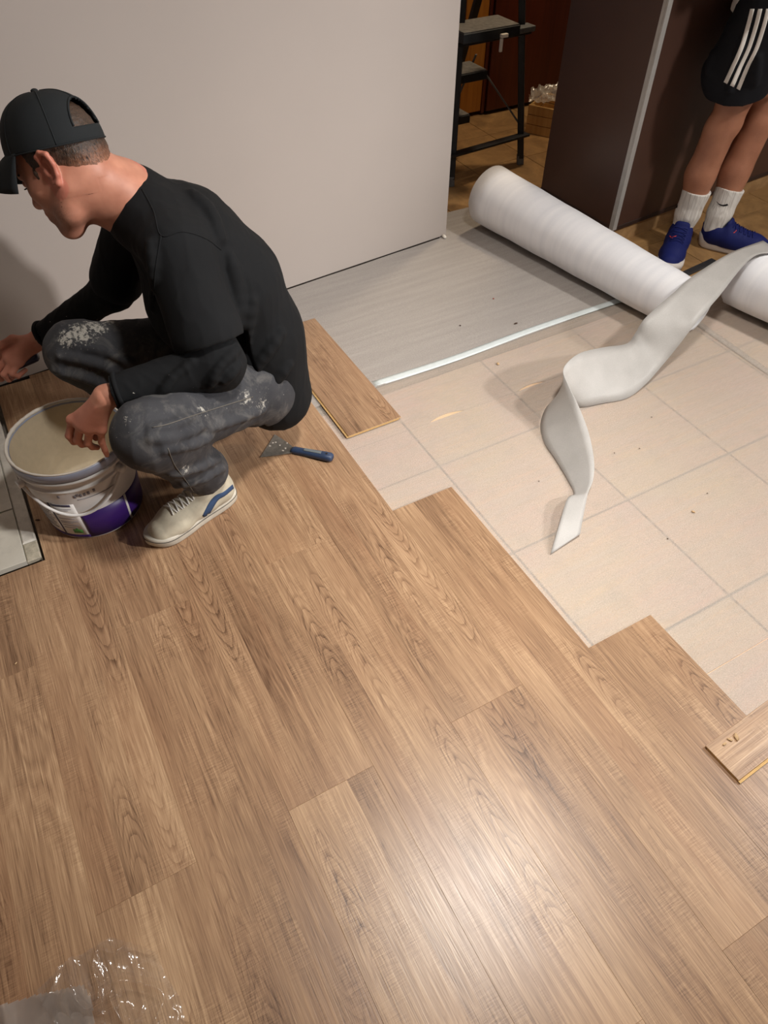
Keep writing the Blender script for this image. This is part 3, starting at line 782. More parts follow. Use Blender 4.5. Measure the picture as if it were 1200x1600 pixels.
bucket_patch('label_line', -57, -54, 0.012, 0.108, 'white_print', 0.0014, lab)
tx1 = bucket_patch('text_panel', -137, -110, 0.022, 0.150, 'white_print', 0.0010)
bucket_patch('panel_heading', -136, -114, 0.141, 0.149, 'dark_print', 0.0016, tx1)
bucket_patch('panel_edge', -139.5, -137.5, 0.014, 0.150, 'dark_print', 0.0012)
bucket_patch('green_mark', -126, -115, 0.030, 0.045, 'green_print', 0.0016, tx1)
bucket_patch('green_mark_top', -122, -119, 0.045, 0.050, 'green_print', 0.0016, tx1)
for i, z in enumerate((0.130, 0.124, 0.112, 0.106, 0.090, 0.078, 0.072, 0.062, 0.052)):
    bucket_patch('text_line', -135, -135+(20, 16, 21, 12, 18, 21, 14, 19, 16)[i], z, z+0.0018, 'grey_print', 0.0016, tx1)
tx2 = bucket_patch('text_panel', -167, -140, 0.022, 0.146, 'white_print', 0.0010)
for i, z in enumerate((0.130, 0.120, 0.110, 0.100, 0.090, 0.080, 0.070, 0.060, 0.050, 0.040)):
    bucket_patch('text_line', -165, -143-(i*3 % 5), z, z+0.0025, 'dark_print' if i % 3 == 0 else 'grey_print', 0.0016, tx2)
for a, z in ((-122, 0.176), (-106, 0.172), (-103, 0.176), (-100, 0.173), (-96, 0.174), (-92, 0.175), (-86, 0.178)):
    bucket_patch('plaster_smear', a, a+2.4, z, z+0.009, 'grey_print', 0.0012)
bucket_patch('plaster_smear', -104, -60, 0.163, 0.1645, 'grey_print', 0.0012)
# bail hanging down at the front, with its lugs
la, lb = math.radians(-160), math.radians(-52)
P1 = V3((rz(.21)+.012)*math.cos(la), (rz(.21)+.012)*math.sin(la), .205); P2 = V3((rz(.21)+.012)*math.cos(lb), (rz(.21)+.012)*math.sin(lb), .205)
arc = []
for i in range(25):
    t = i/24; a = la+(lb-la)*t; z = .205-.088*math.sin(math.pi*t)**0.85
    r = rz(z)+0.0115; arc.append((r*math.cos(a), r*math.sin(a), z))
hb = tube('bail_handle', arc, 0.0042, 'bucket_white', bk, 8)
for P in (P1, P2):
    d = V3(P[0], P[1], 0)/np.linalg.norm(P[:2]); tube('lug', [P-d*0.014, P+d*0.006], 0.011, 'bucket_white', bk, 14)

# ---- step ladder
simple('ladder_black', srgb(34, 35, 37), 0.5, 0.35, 26, metal=0.2)
simple('ladder_tread', srgb(110, 106, 100), 0.85, 0.30, 45, bump=0.3)
simple('ladder_grey', srgb(92, 92, 92), 0.6, 0.2, 40)
lad = empty('step_ladder', (2.10, 3.05, 0)); tag(lad, 'black steel step ladder with dusty grey treads behind the wall', 'ladder')
LO = V3(2.10, 3.05, 0)
def lb(name, a, b, w, t, mat='ladder_black', parent=None, side=(0, 0, 1)): return bar(name, V3(*a)-LO, V3(*b)-LO, w, t, mat, parent or lad, 0.003, side)
for xs_, xt in ((2.367, 2.275), (1.928, 2.005)):
    yb = 2.91 if xs_ > 2.2 else 2.865
    r_ = lb('rear_leg', (xs_, yb, 0.03), (xt, 2.985, 0.95), 0.034, 0.030)
    lb('foot_cap', (xs_+0.002, yb, 0.0), (xs_-0.002, yb+0.002, 0.045), 0.032, 0.032, 'ladder_grey')
lb('cross_bar', (1.905, 2.858, 0.145), (2.385, 2.905, 0.140), 0.012, 0.042, side=(0, 1, 0))
lb('cross_bar', (1.93, 2.93, 0.572), (2.335, 2.945, 0.572), 0.018, 0.070, side=(0, 1, 0))
lb('hinge_bracket', (2.255, 2.925, 0.585), (2.345, 2.930, 0.585), 0.022, 0.060, 'ladder_grey', side=(0, 1, 0))
for xf in (1.99, 2.165):
    lb('front_leg', (xf, 3.36, 0.0), (xf, 2.98, 0.98), 0.022, 0.034, side=(1, 0, 0))
def tread(y0, z, d, x0=1.93, x1=2.175):
    e = lb('step', ((x0), y0+d/2, z-0.02), (x1, y0+d/2, z-0.02), d, 0.036, side=(0, 0, 1))
    box('tread_mat', tuple(V3((x0+x1)/2, y0+d/2, z)-LO), (x1-x0-0.01, d-0.012, 0.005), 'ladder_tread', e, 0.001)
tread(2.80, 0.640, 0.17, 1.90, 2.185); tread(2.99, 0.425, 0.15); tread(3.10, 0.205, 0.15)
lb('brace', (2.18, 3.03, 0.41), (2.355, 2.915, 0.17), 0.008, 0.008, 'ladder_grey'); lb('brace', (2.18, 3.10, 0.46), (2.15, 3.30, 0.06), 0.009, 0.009, 'ladder_grey')
lb('brace', (1.98, 3.03, 0.41), (1.95, 2.90, 0.10), 0.008, 0.008, 'ladder_grey')
lb('latch', (2.085, 2.79, 0.605), (2.085, 2.79, 0.555), 0.010, 0.014, 'plaster_crust'); lb('latch_hook', (2.075, 2.785, 0.615), (2.11, 2.785, 0.615), 0.016, 0.014, 'plaster_crust')

# ---- wooden crate with bags
cr = empty('wooden_crate', (2.63, 3.225, 0), (0, 0, math.radians(-60))); tag(cr, 'small pale wooden crate on the stone tiles behind the cabinet', 'crate')
for i in range(3): box('slat', (0.15, 0.006, 0.024+0.047*i), (0.30, 0.012, 0.044), 'crate_wood', cr, 0.002); box('slat', (0.15, 0.214, 0.024+0.047*i), (0.30, 0.012, 0.044), 'crate_wood', cr, 0.002)
for x in (0.008, 0.292):
    for i in range(3): box('end_slat', (x, 0.11, 0.024+0.047*i), (0.012, 0.196, 0.044), 'crate_wood', cr, 0.002)
box('crate_base', (0.15, 0.11, 0.006), (0.27, 0.19, 0.008), 'crate_wood', cr, 0.001)
for x in (0.02, 0.28): box('corner_post', (x, 0.019, 0.072), (0.02, 0.014, 0.136), 'crate_wood', cr, 0.002)

# ================================================================== PEOPLE
def skin_mat():
    m, nt, b = nmat('skin'); g = NB(nt); v = g.obj()
    a = g.noise(v, 26.0, 3.0); f = g.noise(v, 420.0, 3.0)
    c = g.ramp(a, [(0.3, srgb(176, 118, 96)), (0.7, srgb(198, 138, 114))])
    at = g.n('ShaderNodeAttribute', attribute_name='stubble').outputs['Fac']
    st = g.math('MULTIPLY', at, g.maprange(f, 0.35, 0.65, 0.45, 1.0))
    c = g.mix(st, c, srgb(96, 72, 60))
    rd = g.n('ShaderNodeAttribute', attribute_name='red').outputs['Fac']
    c = g.mix(g.math('MULTIPLY', rd, 0.55), c, srgb(196, 104, 92))
    g.link(c, b.inputs['Base Color']); b.inputs['Roughness'].default_value = 0.5
    b.inputs['Subsurface Weight'].default_value = 0.12; b.inputs['Subsurface Radius'].default_value = (0.012, 0.005, 0.003); b.inputs['Subsurface Scale'].default_value = 0.6
    g.link(g.bump(f, 0.12, 0.0006), b.inputs['Normal'])
skin_mat()
def skin2_mat():
    m, nt, b = nmat('tanned_skin'); g = NB(nt); v = g.obj()
    a = g.noise(v, 14.0, 4.0); f = g.noise(v, 300.0, 3.0)
    g.link(g.ramp(g.math('ADD', g.math('MULTIPLY', a, 0.8), g.math('MULTIPLY', f, 0.2)), [(0.3, srgb(152, 100, 76)), (0.7, srgb(180, 124, 96))]), b.inputs['Base Color'])
    b.inputs['Roughness'].default_value = 0.5; b.inputs['Subsurface Weight'].default_value = 0.08; b.inputs['Subsurface Radius'].default_value = (0.012, 0.005, 0.003)
    g.link(g.bump(f, 0.12, 0.0006), b.inputs['Normal'])
skin2_mat()
def cloth(name, col, var=0.2, rough=0.85, specks=0.0, sheen=0.0, weave=900.0):
    m, nt, b = nmat(name); g = NB(nt); v = g.obj()
    a = g.noise(v, 7.0, 4.0, 0.6); w = g.noise(v, weave, 2.0)
    lo = tuple(c*(1-var) for c in col); hi = tuple(min(1, c*(1+var)) for c in col)
    c = g.ramp(g.math('ADD', g.math('MULTIPLY', a, 0.75), g.math('MULTIPLY', w, 0.25)), [(0.32, lo), (0.68, hi)])
    if specks:
        s = g.noise(v, 95.0, 2.0, 0.5); c = g.mix(g.maprange(s, 0.765, 0.785, 0.0, specks), c, srgb(190, 186, 178))
    g.link(c, b.inputs['Base Color']); b.inputs['Roughness'].default_value = rough
    b.inputs['Sheen Weight'].default_value = sheen; b.inputs['Specular IOR Level'].default_value = 0.25; b.inputs['Sheen Roughness'].default_value = 0.4
    g.link(g.bump(w, 0.15, 0.0004), b.inputs['Normal'])
    return m
cloth('black_tee', srgb(18, 19, 21), 0.15, 0.9, 0.0); cloth('black_sleeve', srgb(17, 18, 20), 0.15, 0.9, 0.7); cloth('cap_cloth', srgb(32, 35, 37), 0.15, 0.85)
cloth('navy_shorts', srgb(17, 18, 24), 0.15, 0.8); cloth('white_cotton', srgb(232, 228, 222), 0.05, 0.85); cloth('black_mark', srgb(14, 14, 16), 0.1, 0.8)
def denim():
    m, nt, b = nmat('denim'); g = NB(nt); v = g.obj()
    a = g.noise(v, 9.0, 4.0, 0.6); w = g.noise(v, 800.0, 2.0)
    c = g.ramp(g.math('ADD', g.math('MULTIPLY', a, 0.7), g.math('MULTIPLY', w, 0.3)), [(0.3, srgb(36, 37, 42)), (0.7, srgb(64, 64, 67))])
    dust = g.maprange(g.noise(v, 17.0, 6.0, 0.7, 0.6), 0.50, 0.80, 0.0, 0.55)
    c = g.mix(dust, c, srgb(128, 124, 118))
    sp = g.n('ShaderNodeAttribute', attribute_name='plaster').outputs['Fac']
    pt = g.maprange(g.math('MULTIPLY_ADD', sp, 0.22, g.noise(v, 105.0, 6.0, 0.75)), 0.62, 0.70)
    sc = g.maprange(g.noise(v, 150.0, 3.0, 0.6), 0.72, 0.76, 0.0, 0.6)
    c = g.mix(g.math('MAXIMUM', g.math('MULTIPLY', g.math('MULTIPLY', pt, g.maprange(sp, 0.0, 0.5)), 0.62), sc), c, srgb(206, 201, 190))
    g.link(c, b.inputs['Base Color']); b.inputs['Roughness'].default_value = 0.88
    g.link(g.bump(w, 0.2, 0.0004), b.inputs['Normal'])
denim()
def hair_mat():
    m, nt, b = nmat('brown_hair'); g = NB(nt); v = g.obj(); x, y, z = g.sep(v)
    s = g.noise(g.comb(g.math('MULTIPLY', x, 520.0), g.math('MULTIPLY', y, 520.0), g.math('MULTIPLY', z, 60.0)), 1.0, 3.0, 0.6)
    c = g.ramp(s, [(0.35, srgb(24, 17, 13)), (0.72, srgb(86, 62, 46))])
    at = g.n('ShaderNodeAttribute', attribute_name='fade').outputs['Fac']
    c = g.mix(g.math('MULTIPLY', at, g.maprange(s, 0.3, 0.6)), c, srgb(176, 118, 88))
    g.link(c, b.inputs['Base Color']); b.inputs['Roughness'].default_value = 0.5
    g.link(g.bump(s, 0.6, 0.002), b.inputs['Normal'])
hair_mat()
simple('eye_white', srgb(225, 220, 214), 0.2, 0.02, 30); simple('eye_dark', srgb(30, 20, 14), 0.2, 0.1, 30); simple('brow_hair', srgb(34, 24, 18), 0.8, 0.2, 200)
simple('cream_suede', srgb(188, 180, 160), 0.9, 0.12, 30, bump=0.3); simple('cream_rubber', srgb(200, 194, 180), 0.6, 0.12, 30); simple('lace_white', srgb(206, 202, 194), 0.8, 0.08, 80)
simple('stripe_blue', srgb(46, 68, 102), 0.8, 0.15, 60); simple('shoe_lining', srgb(60, 56, 50), 0.9, 0.1, 60)
cloth('blue_mesh', srgb(19, 28, 88), 0.2, 0.7, 0, 0.0, 500.0); simple('white_midsole', srgb(208, 200, 194), 0.5, 0.06, 30); simple('dark_rubber', srgb(30, 30, 34), 0.7, 0.1, 40); simple('red_print', srgb(196, 60, 60), 0.6, 0.05, 40); simple('silver_print', srgb(190, 186, 200), 0.4, 0.05, 40)

def wrinkle(seed, amp, lam, n=5, stretch=None):
    r = np.random.RandomState(seed); K = r.normal(size=(n, 3)); K /= np.linalg.norm(K, axis=1)[:, None]
    K *= (2*math.pi/(lam*r.uniform(0.7, 1.5, n)))[:, None]; ph = r.uniform(0, 6.28, n)
    K2 = r.normal(size=(3, 3))*2*math.pi/0.16; p2 = r.uniform(0, 6.28, 3)
    def f(P):
        w = 0
        for i in range(3): w = w+np.sin(P@K2[i]+p2[i])
        s = 0
        for i in range(n): s = s+(1-np.abs(np.sin(0.5*(P@K[i]+ph[i]+0.9*w))))**2
        return -(s/n-0.33)*amp*2
    return f
def march(prims, q, t0=1.2, t1=4.5):
    d = ray(q); d = d/np.linalg.norm(d); t = t0
    for i in range(120):
        s = float(sdf_at(prims, CAM+d*t))
        if s < 0.0006: return CAM+d*t
        t += max(s*0.8, 0.0006)
        if t > t1: return None
    return CAM+d*t
def folds(prims, lines, r=0.008, k=0.012, sink=0.002):
    """raised folds along lines seen in the photograph, laid on the surface of prims"""
    out = []
    for ln in lines:
        pts = [march(prims, q) for q in catmull(ln, 3)]; pts = [p for p in pts if p is not None]
        for a, b in zip(pts[:-1], pts[1:]):
            if np.linalg.norm(a-b) < 0.12: d = ray((0, 0))*0; out.append(cone(a-UP*sink, b-UP*sink, r, r, k))
    return out
def hand_prims(W, mcp, pip, dip, tip, thumb, ks=1.0):
    """palm from wrist W to four knuckles; every finger a chain of three bones; thumb a chain leaving the side of the palm"""
    P = []
    for i in range(4):
        P.append(cone(W*0.75+mcp[i]*0.25, mcp[i], 0.0155*ks, 0.0118*ks, 0.014))
    P.append(cone(mcp[0], mcp[3], 0.0105*ks, 0.0098*ks, 0.012)); P.append(cone(W, (mcp[1]+mcp[2])/2, 0.021*ks, 0.014*ks, 0.02))
    rr = [0.0092, 0.0096, 0.0090, 0.0080]
    for i in range(4):
        r = rr[i]*ks
        P.append(cone(mcp[i], pip[i], r*1.08, r, 0.006)); P.append(cone(pip[i], dip[i], r*1.0, r*0.9, 0.003)); P.append(cone(dip[i], tip[i], r*0.9, r*0.78, 0.003))
    for a, b, ra, rb_ in zip(thumb[:-1], thumb[1:], (0.015, 0.0115, 0.0102), (0.0115, 0.0102, 0.0085)): P.append(cone(a, b, ra*ks, rb_*ks, 0.008))
    return P
def head_frame(psi, th, ro):
    f = V3(-math.cos(psi)*math.cos(th), math.sin(psi)*math.cos(th), -math.sin(th))
    l0 = np.cross([0, 0, 1.0], f); l0 /= np.linalg.norm(l0); u0 = np.cross(f, l0)
    l = l0*math.cos(ro)+u0*math.sin(ro); return f, l, np.cross(f, l)
def head_prims(C, f, l, u):
    H = lambda a, b, c: C+f*a+l*b+u*c
    ax = np.array([f, l, u])
    P = [ell(H(-.008, 0, .028), (.093, .076, .090), ax, .01), ell(H(.032, 0, -.03), (.062, .060, .085), ax, .03), ell(H(.01, 0, -.03), (.075, .064, .07), ax, .03)]
    P.append(cone(H(.080, -.028, .016), H(.080, .028, .016), .015, .015, .02))
    for s in (-1, 1):
        P.append(cone(H(-.008, s*.056, -.055), H(.030, s*.044, -.092), .018, .018, .03)); P.append(cone(H(.030, s*.044, -.092), H(.072, s*.008, -.112), .018, .018, .025))
        P.append(ell(H(.056, s*.042, -.028), (.024, .022, .020), ax, .025))
    P.append(ell(H(.078, 0, -.110), (.020, .022, .018), ax, .02))
    P.append(cone(H(.084, 0, -.075), H(.082, 0, -.060), .022, .022, .02))
    P += [cone(H(.086, 0, .012), H(.113, 0, -.034), .0075, .0105, .012), ell(H(.110, 0, -.040), (.013, .0125, .010), ax, .008)]
    for s in (-1, 1): P.append(ell(H(.099, s*.0125, -.043), (.012, .008, .009), ax, .006))
    P += [cone(H(.098, -.013, -.0655), H(.098, .013, -.0655), .0055, .0055, .008), cone(H(.0955, -.012, -.0775), H(.0955, .012, -.0775), .0065, .0065, .008)]
    for s in (-1, 1): P.append(ell(H(.098, s*.031, -.004), (.014, .017, .011), ax, .012, '-'))
    P.append(cone(H(.106, -.02, -.0712), H(.106, .02, -.0712), .0022, .0022, .004, op='-'))
    for s in (-1, 1):
        c = lambda a, b, z: H(-.014+a, s*(.073+b), -.012+z)
        P.append(ell(c(0, .004, 0), (.016, .006, .027), np.array([f*.97+u*.22, l, u*.97-f*.22]), .006))
        rim = [c(.014, .004, .012), c(.010, .010, .027), c(-.004, .013, .031), c(-.016, .015, .020), c(-.016, .013, .0), c(-.008, .010, -.018), c(.003, .007, -.030), c(.012, .004, -.026)]
        P += chain(rim, [.0045, .0048, .005, .0052, .0048, .0046, .0062, .005], .004)
        P.append(ell(c(.002, .015, .0), (.008, .010, .015), ax, .004, '-'))
        P.append(cone(c(.014, .004, -.002), c(.013, .006, -.008), .005, .004, .005))
    return P, H, ax

# ------------------------------------------------------------------ the crouching worker
man = empty('person', (0.30, 1.50, ZT)); tag(man, 'crouching worker in black t-shirt, cap and plaster-stained jeans holding the bucket', 'person')
MO = Vector((0.30, 1.50, ZT))
def reparent(o, root):
    o.parent = root; o.matrix_parent_inverse = Matrix.Translation(-Vector(root.location)); return o
HL, KL, AL = V3(.43, 1.50, .30), V3(.105, 1.300, .420), V3(.236, 1.428, .115)
HR, KR, AR = V3(.45, 1.69, .30), V3(.035, 1.690, .425), V3(.20, 1.73, .11)
SL, EL = V3(.300, 1.515, .712), V3(.312, 1.385, .485); WL = aty((165, 620), 1.425)
SR, ER = V3(.285, 1.80, .68), aty((178, 452), 1.86); WR = aty((60, 531), 1.975)
HC = V3(.149, 1.704, .864); hf, hl, hu = head_frame(math.radians(30), math.radians(30), math.radians(18))
# --- body (one continuous surface)
B, H, hax = head_prims(HC, hf, hl, hu)
NBp = aty((196, 306), 1.685)
B += [cone(H(-.038, 0, -.045), NBp, .055, .060, .03), cone(H(-.01, 0, -.070), NBp+V3(-.02, 0, -.025), .040, .048, .03)]
B += chain([NBp, V3(.35, 1.65, .66), V3(.43, 1.62, .54), V3(.45, 1.60, .34)], [.07, .085, .085, .09], .04, w=(0, 1, 0), fl=1.3)
B += [cone(NBp, SL, .05, .045, .03), cone(NBp, SR, .05, .045, .03), cone(SL, EL, .045, .036, .02), cone(EL, WL, .036, .026, .015), cone(SR, ER, .045, .036, .02), cone(ER, WR, .036, .026, .015)]
B += [cone((.44, 1.55, .30), HL, .09, .08, .04), cone((.44, 1.65, .30), HR, .09, .08, .04), cone(HL, KL, .075, .05, .03), cone(KL, AL, .048, .034, .03), cone(HR, KR, .075, .05, .03), cone(KR, AR, .048, .034, .03)]
D = lambda *a: [dep((x, y), t) for x, y, t in a]
wl = np.linalg.norm((WL-CAM))*0+float((WL-CAM)@FW)
B += hand_prims(WL, D((113, 656, wl+.045), (126, 663, wl+.040), (141, 669, wl+.040), (158, 671, wl+.045)), D((108, 681, wl+.075), (121, 688, wl+.075), (137, 692, wl+.075), (159, 691, wl+.075)),
                D((115, 690, wl+.100), (128, 694, wl+.100), (144, 698, wl+.100), (164, 703, wl+.095)), D((126, 691, wl+.115), (139, 694, wl+.115), (152, 699, wl+.115), (167, 711, wl+.112)),
                D((150, 634, wl+.04), (132, 646, wl+.075), (140, 668, wl+.105), (150, 684, wl+.12)))
wr = float((WR-CAM)@FW)
B += hand_prims(WR, D((6, 548, wr+.005), (12, 557, wr-.005), (20, 564, wr-.008), (30, 566, wr-.005)), D((-14, 572, wr+.015), (-6, 582, wr), (6, 585, wr-.005), (19, 584, wr-.005)),
                D((-9, 590, wr+.03), (1, 592, wr+.02), (14, 593, wr+.015), (28, 588, wr+.01)), D((2, 590, wr+.04), (10, 588, wr+.035), (23, 587, wr+.03), (40, 578, wr+.025)),
                D((42, 532, wr-.005), (20, 530, wr-.015), (0, 540, wr-.02), (-18, 556, wr-.015)))
body = sdf_obj('body', B, .0022, 'skin'); reparent(body, man)
P = vco(body); lc = (P-HC)@hax.T
jaw = np.exp(-((lc[:, 2]+.092)/.030)**2)*(lc[:, 0] > .0)*np.clip((lc[:, 0]-.0)/.03, 0, 1)*(lc[:, 2] < -.045)
lip = (np.abs(lc[:, 2]+.071) < .010)*(np.abs(lc[:, 1]) < .02)*(lc[:, 0] > .09)
hd = (np.linalg.norm(P-HC, axis=1) < .2)
set_attr(body, 'stubble', np.where(hd, jaw*0.75*(1-lip), 0)); dh = np.minimum(np.linalg.norm(P-dep((130, 672), wl+.04), axis=1), np.linalg.norm(P-dep((20, 560), wr), axis=1))
ear = hd & (np.abs(lc[:, 1]) > .073) & (lc[:, 0] < .02)
set_attr(body, 'red', np.where(dh < .09, .3, 0)+np.where(ear, .7, 0)+np.where(hd, lip*1.0, 0))
# eyes, brows, hair
for s in (1, -1):
    e = reparent(sdf_obj('eye', [ell(H(.0795, s*.031, -.005), (.0125, .0125, .0125), hax, .001)], .0012, 'eye_white'), man)
    q = reparent(sdf_obj('upper_eyelid', [ell(H(.0815, s*.031, -.001), (.0125, .0150, .0100), hax, .001)], .0012, 'skin'), man)
    reparent(sdf_obj('eyelashes', [cone(H(.094, s*.022, -.006), H(.092, s*.043, -.009), .0018, .0014, .001)], .0010, 'brow_hair'), man)
    reparent(sdf_obj('eyebrow', chain([H(.094, s*.014, .017), H(.091, s*.032, .021), H(.080, s*.048, .016)], [.0038, .0042, .0026], .004), .0013, 'brow_hair'), man)
hp = [ell(H(-.009, 0, .027), (.0965, .0800, .0925), hax, .005), cone(H(-.055, 0, -.02), H(-.057, 0, -.062), .043, .034, .03, w=hl, fl=1.25), cone(H(.030, .069, -.005), H(.026, .0665, -.024), .008, .006, .01), cone(H(.030, -.069, -.005), H(.026, -.0665, -.024), .008, .006, .01),
      rbox(H(.085, 0, 0), (.046, .2, .2), hax, .005, .01, '-'), rbox(H(-.002, 0, -.124), (.04, .2, .1), np.array([hf*.93-hu*.36, hl, hu*.93+hf*.36]), .004, .012, '-'), rbox(H(-.06, 0, -.19), (.2, .2, .1), hax, .004, .03, '-')]
hair = reparent(sdf_obj('hair', hp, .0022, 'brown_hair', disp=wrinkle(5, .0016, .012, 6)), man)
lc2 = (vco(hair)-HC)@hax.T; set_attr(hair, 'fade', np.clip((-.012-lc2[:, 2])/.045, 0, 1)*(lc2[:, 0] < -.01))
# --- cap
ct = math.radians(17.5); cf = hf*math.cos(ct)+hu*math.sin(ct); cu_ = hu*math.cos(ct)-hf*math.sin(ct); CO = H(-.004, 0, .0265); cax = np.array([cf, hl, cu_])
CH = lambda a, b, c: CO+cf*a+hl*b+cu_*c
CRF, CRL, CRH = .109, .0895, .104
def cap_pt(ph, t, g=0.0):
    c = max(0.004, math.cos(t*math.pi/2))**0.74; s = math.sin(t*math.pi/2)
    return CH((CRF+g)*math.cos(ph)*c, (CRL+g)*math.sin(ph)*c, (CRH+g)*s)
def cap_geo():
    V = []; F = []; na, ne = 144, 36
    for e in range(ne+1):
        for a in range(na): V.append(cap_pt(2*math.pi*a/na, e/ne))
    for e in range(ne):
        for a in range(na):
            ph = abs((a+0.5)/na*360-180); t = (e+0.5)/ne
            if ph < 34 and 0.17 < t < 0.17+0.38*math.sqrt(max(0, 1-(ph/34)**2)): continue
            F.append((e*na+a, e*na+(a+1) % na, (e+1)*na+(a+1) % na, (e+1)*na+a))
    F.append(tuple(ne*na+a for a in range(na)))
    return V, F
V, F = cap_geo()
cap = reparent(mobj('cap', V, F, 'cap_cloth'), man); md = cap.modifiers.new('thick', 'SOLIDIFY'); md.thickness = .003; md.offset = -1
V = []; F = []; nv, nr_ = 24, 8
for i in range(nv+1):
    ph = math.radians(-68+136*i/nv)
    for j in range(nr_+1):
        t = j/nr_; ext = .074*(max(0, math.cos(ph*1.18))**0.5)*t
        V.append(CH((CRF-.002)*math.cos(ph)+ext, (CRL-.001)*math.sin(ph)*(1+.02*t), .004-.030*(math.sin(ph)**2)*t-.030*t*t-.016*t))
for i in range(nv):
    for j in range(nr_): F.append((i*(nr_+1)+j, i*(nr_+1)+j+1, (i+1)*(nr_+1)+j+1, (i+1)*(nr_+1)+j))
def kid(o, par):
    o.parent = par; return o
vis = kid(mobj('visor', V, F, 'cap_cloth'), cap); md = vis.modifiers.new('thick', 'SOLIDIFY'); md.thickness = .0035; md.offset = 0
kid(sdf_obj('cap_button', [ell(CH(0, 0, CRH+.001), (.0078, .0078, .005), cax, .002)], .0012, 'cap_cloth'), cap)
for a in (0, 60, 120, 180, 240, 300):
    ph = math.radians(a+0.01)
    kid(tube('panel_seam', [cap_pt(ph, t, .0004) for t in np.linspace(0.0 if a != 180 else 0.55, .97, 18)], .0011, 'cap_cloth', None, 6), cap)
kid(tube('arch_binding', [cap_pt(math.pi+math.radians(34*math.cos(q)), 0.172+0.385*math.sin(q), .0006) for q in np.linspace(0, math.pi, 26)], .0022, 'cap_cloth', None, 6), cap)
kid(tube('sweatband_edge', [cap_pt(q, 0.004, .0002) for q in np.linspace(0, 2*math.pi, 60, endpoint=False)], .0016, 'cap_cloth', None, 6, True), cap)
# --- jeans
J = [cone(HL, KL, .092, .074, .05), cone(KL, AL+(KL-AL)*.12, .074, .066, .04), cone(HR, KR, .100, .070, .05), cone(KR, AR+(KR-AR)*.12, .072, .066, .04),
     ell((.43, 1.60, .280), (.115, .155, .110), None, .05), ell((.430, 1.53, .250), (.100, .095, .080), None, .05)]
J += folds(J, [[(238, 668), (268, 664), (300, 650)], [(236, 684), (275, 682), (318, 664)], [(258, 702), (300, 694), (330, 682)], [(268, 740), (305, 732), (342, 716)], [(275, 758), (315, 748), (350, 730)],
               [(330, 668), (370, 655), (412, 640)], [(85, 578), (125, 588), (165, 602)], [(95, 556), (140, 564), (190, 586)], [(120, 540), (165, 548), (215, 572)]], .0045, .020)
for K, A in ((KL, AL), (KR, AR)):
    d = (A-K)/np.linalg.norm(A-K); n1 = np.cross(d, [0, 1.0, 0]); n1 /= np.linalg.norm(n1); n2 = np.cross(d, n1)
    ax = np.array([n1, n2, d]); J.append(rbox(A-d*.030+d*.1, (.2, .2, .1), ax, .001, .006, '-')); J.append(cone(A-d*.075, A+d*.1, .052, .058, .004, op='-'))
jeans, jb = sdf_obj('jeans', J, .0034, 'denim', None, wrinkle(11, .0024, .075, 5), True); reparent(jeans, man)
P = vco(jeans); pl = np.zeros(len(P))
for q, r in (((125, 520), .040), ((105, 528), .028), ((150, 510), .034), ((170, 502), .022), ((198, 656), .016), ((290, 732), .020), ((356, 748), .016), ((345, 762), .016), ((330, 775), .014), ((318, 642), .018), ((385, 625), .030), ((410, 632), .030)):
    hh = hit(q, jb)
    if hh: pl = np.maximum(pl, np.clip(1.15-0.9*np.linalg.norm(P-hh[0], axis=1)/r, 0, 1)*(1.0 if q[1] < 540 else 0.62))
set_attr(jeans, 'plaster', pl)
simple('seam_thread', srgb(92, 88, 82), 0.8, 0.2, 300)
for pts in ([(262, 700), (272, 725), (290, 750), (305, 772)], [(238, 668), (262, 663), (300, 650), (350, 634), (395, 620)]):
    L = [hit(q, jb) for q in catmull(pts, 6)]; L = [h_[0]+h_[1]*.0006 for h_ in L if h_]
    kid(tube('leg_seam', L, .0013, 'seam_thread', None, 5), jeans)
# --- t-shirt
fy = dict(w=(0, 1, 0), fl=1.32)
T = chain([V3(.482, 1.60, .215), V3(.472, 1.605, .40), V3(.437, 1.62, .55), V3(.360, 1.645, .665), V3(.278, 1.675, .728)], [.104, .116, .118, .112, .080], .05, **fy)
T += [cone(NBp+V3(.02, -.03, -.02), SL+V3(.008, 0, 0), .070, .070, .04), cone(NBp+V3(.02, .03, -.02), SR, .070, .066, .04), ell((.33, 1.62, .52), (.11, .15, .15), None, .06)]
hemL = SL+(EL-SL)*.72; hemR = SR+(ER-SR)*.85
T += [cone(SL, hemL, .070, .084, .03), cone(SR, hemR, .068, .070, .03), cone((.475, 1.555, .42), (.492, 1.545, .215), .100, .098, .04)]
T += folds(T, [[(360, 400), (372, 450), (378, 500)], [(395, 470), (385, 520), (372, 560)], [(440, 520), (410, 560), (385, 590)], [(452, 570), (425, 600), (398, 612)], [(235, 380), (240, 430), (238, 480)], [(300, 300), (330, 330), (345, 370)]], .007, .02)
T.append(cone(HC-hu*.02, NBp+(HC-NBp)*-.05, .058, .0615, .006, op='-'))
for S, E, hm in ((SL, EL, hemL),):
    d = (E-S)/np.linalg.norm(E-S); n1 = np.cross(d, [1.0, 0, 0]); n1 /= np.linalg.norm(n1); ax = np.array([n1, np.cross(d, n1), d])
    T.append(rbox(hm+d*(.026+.06), (.10, .10, .06), ax, .001, .004, '-'));
tee, tb = sdf_obj('t_shirt', T, .0036, 'black_tee', None, wrinkle(3, .0022, .07, 5), True); reparent(tee, man)
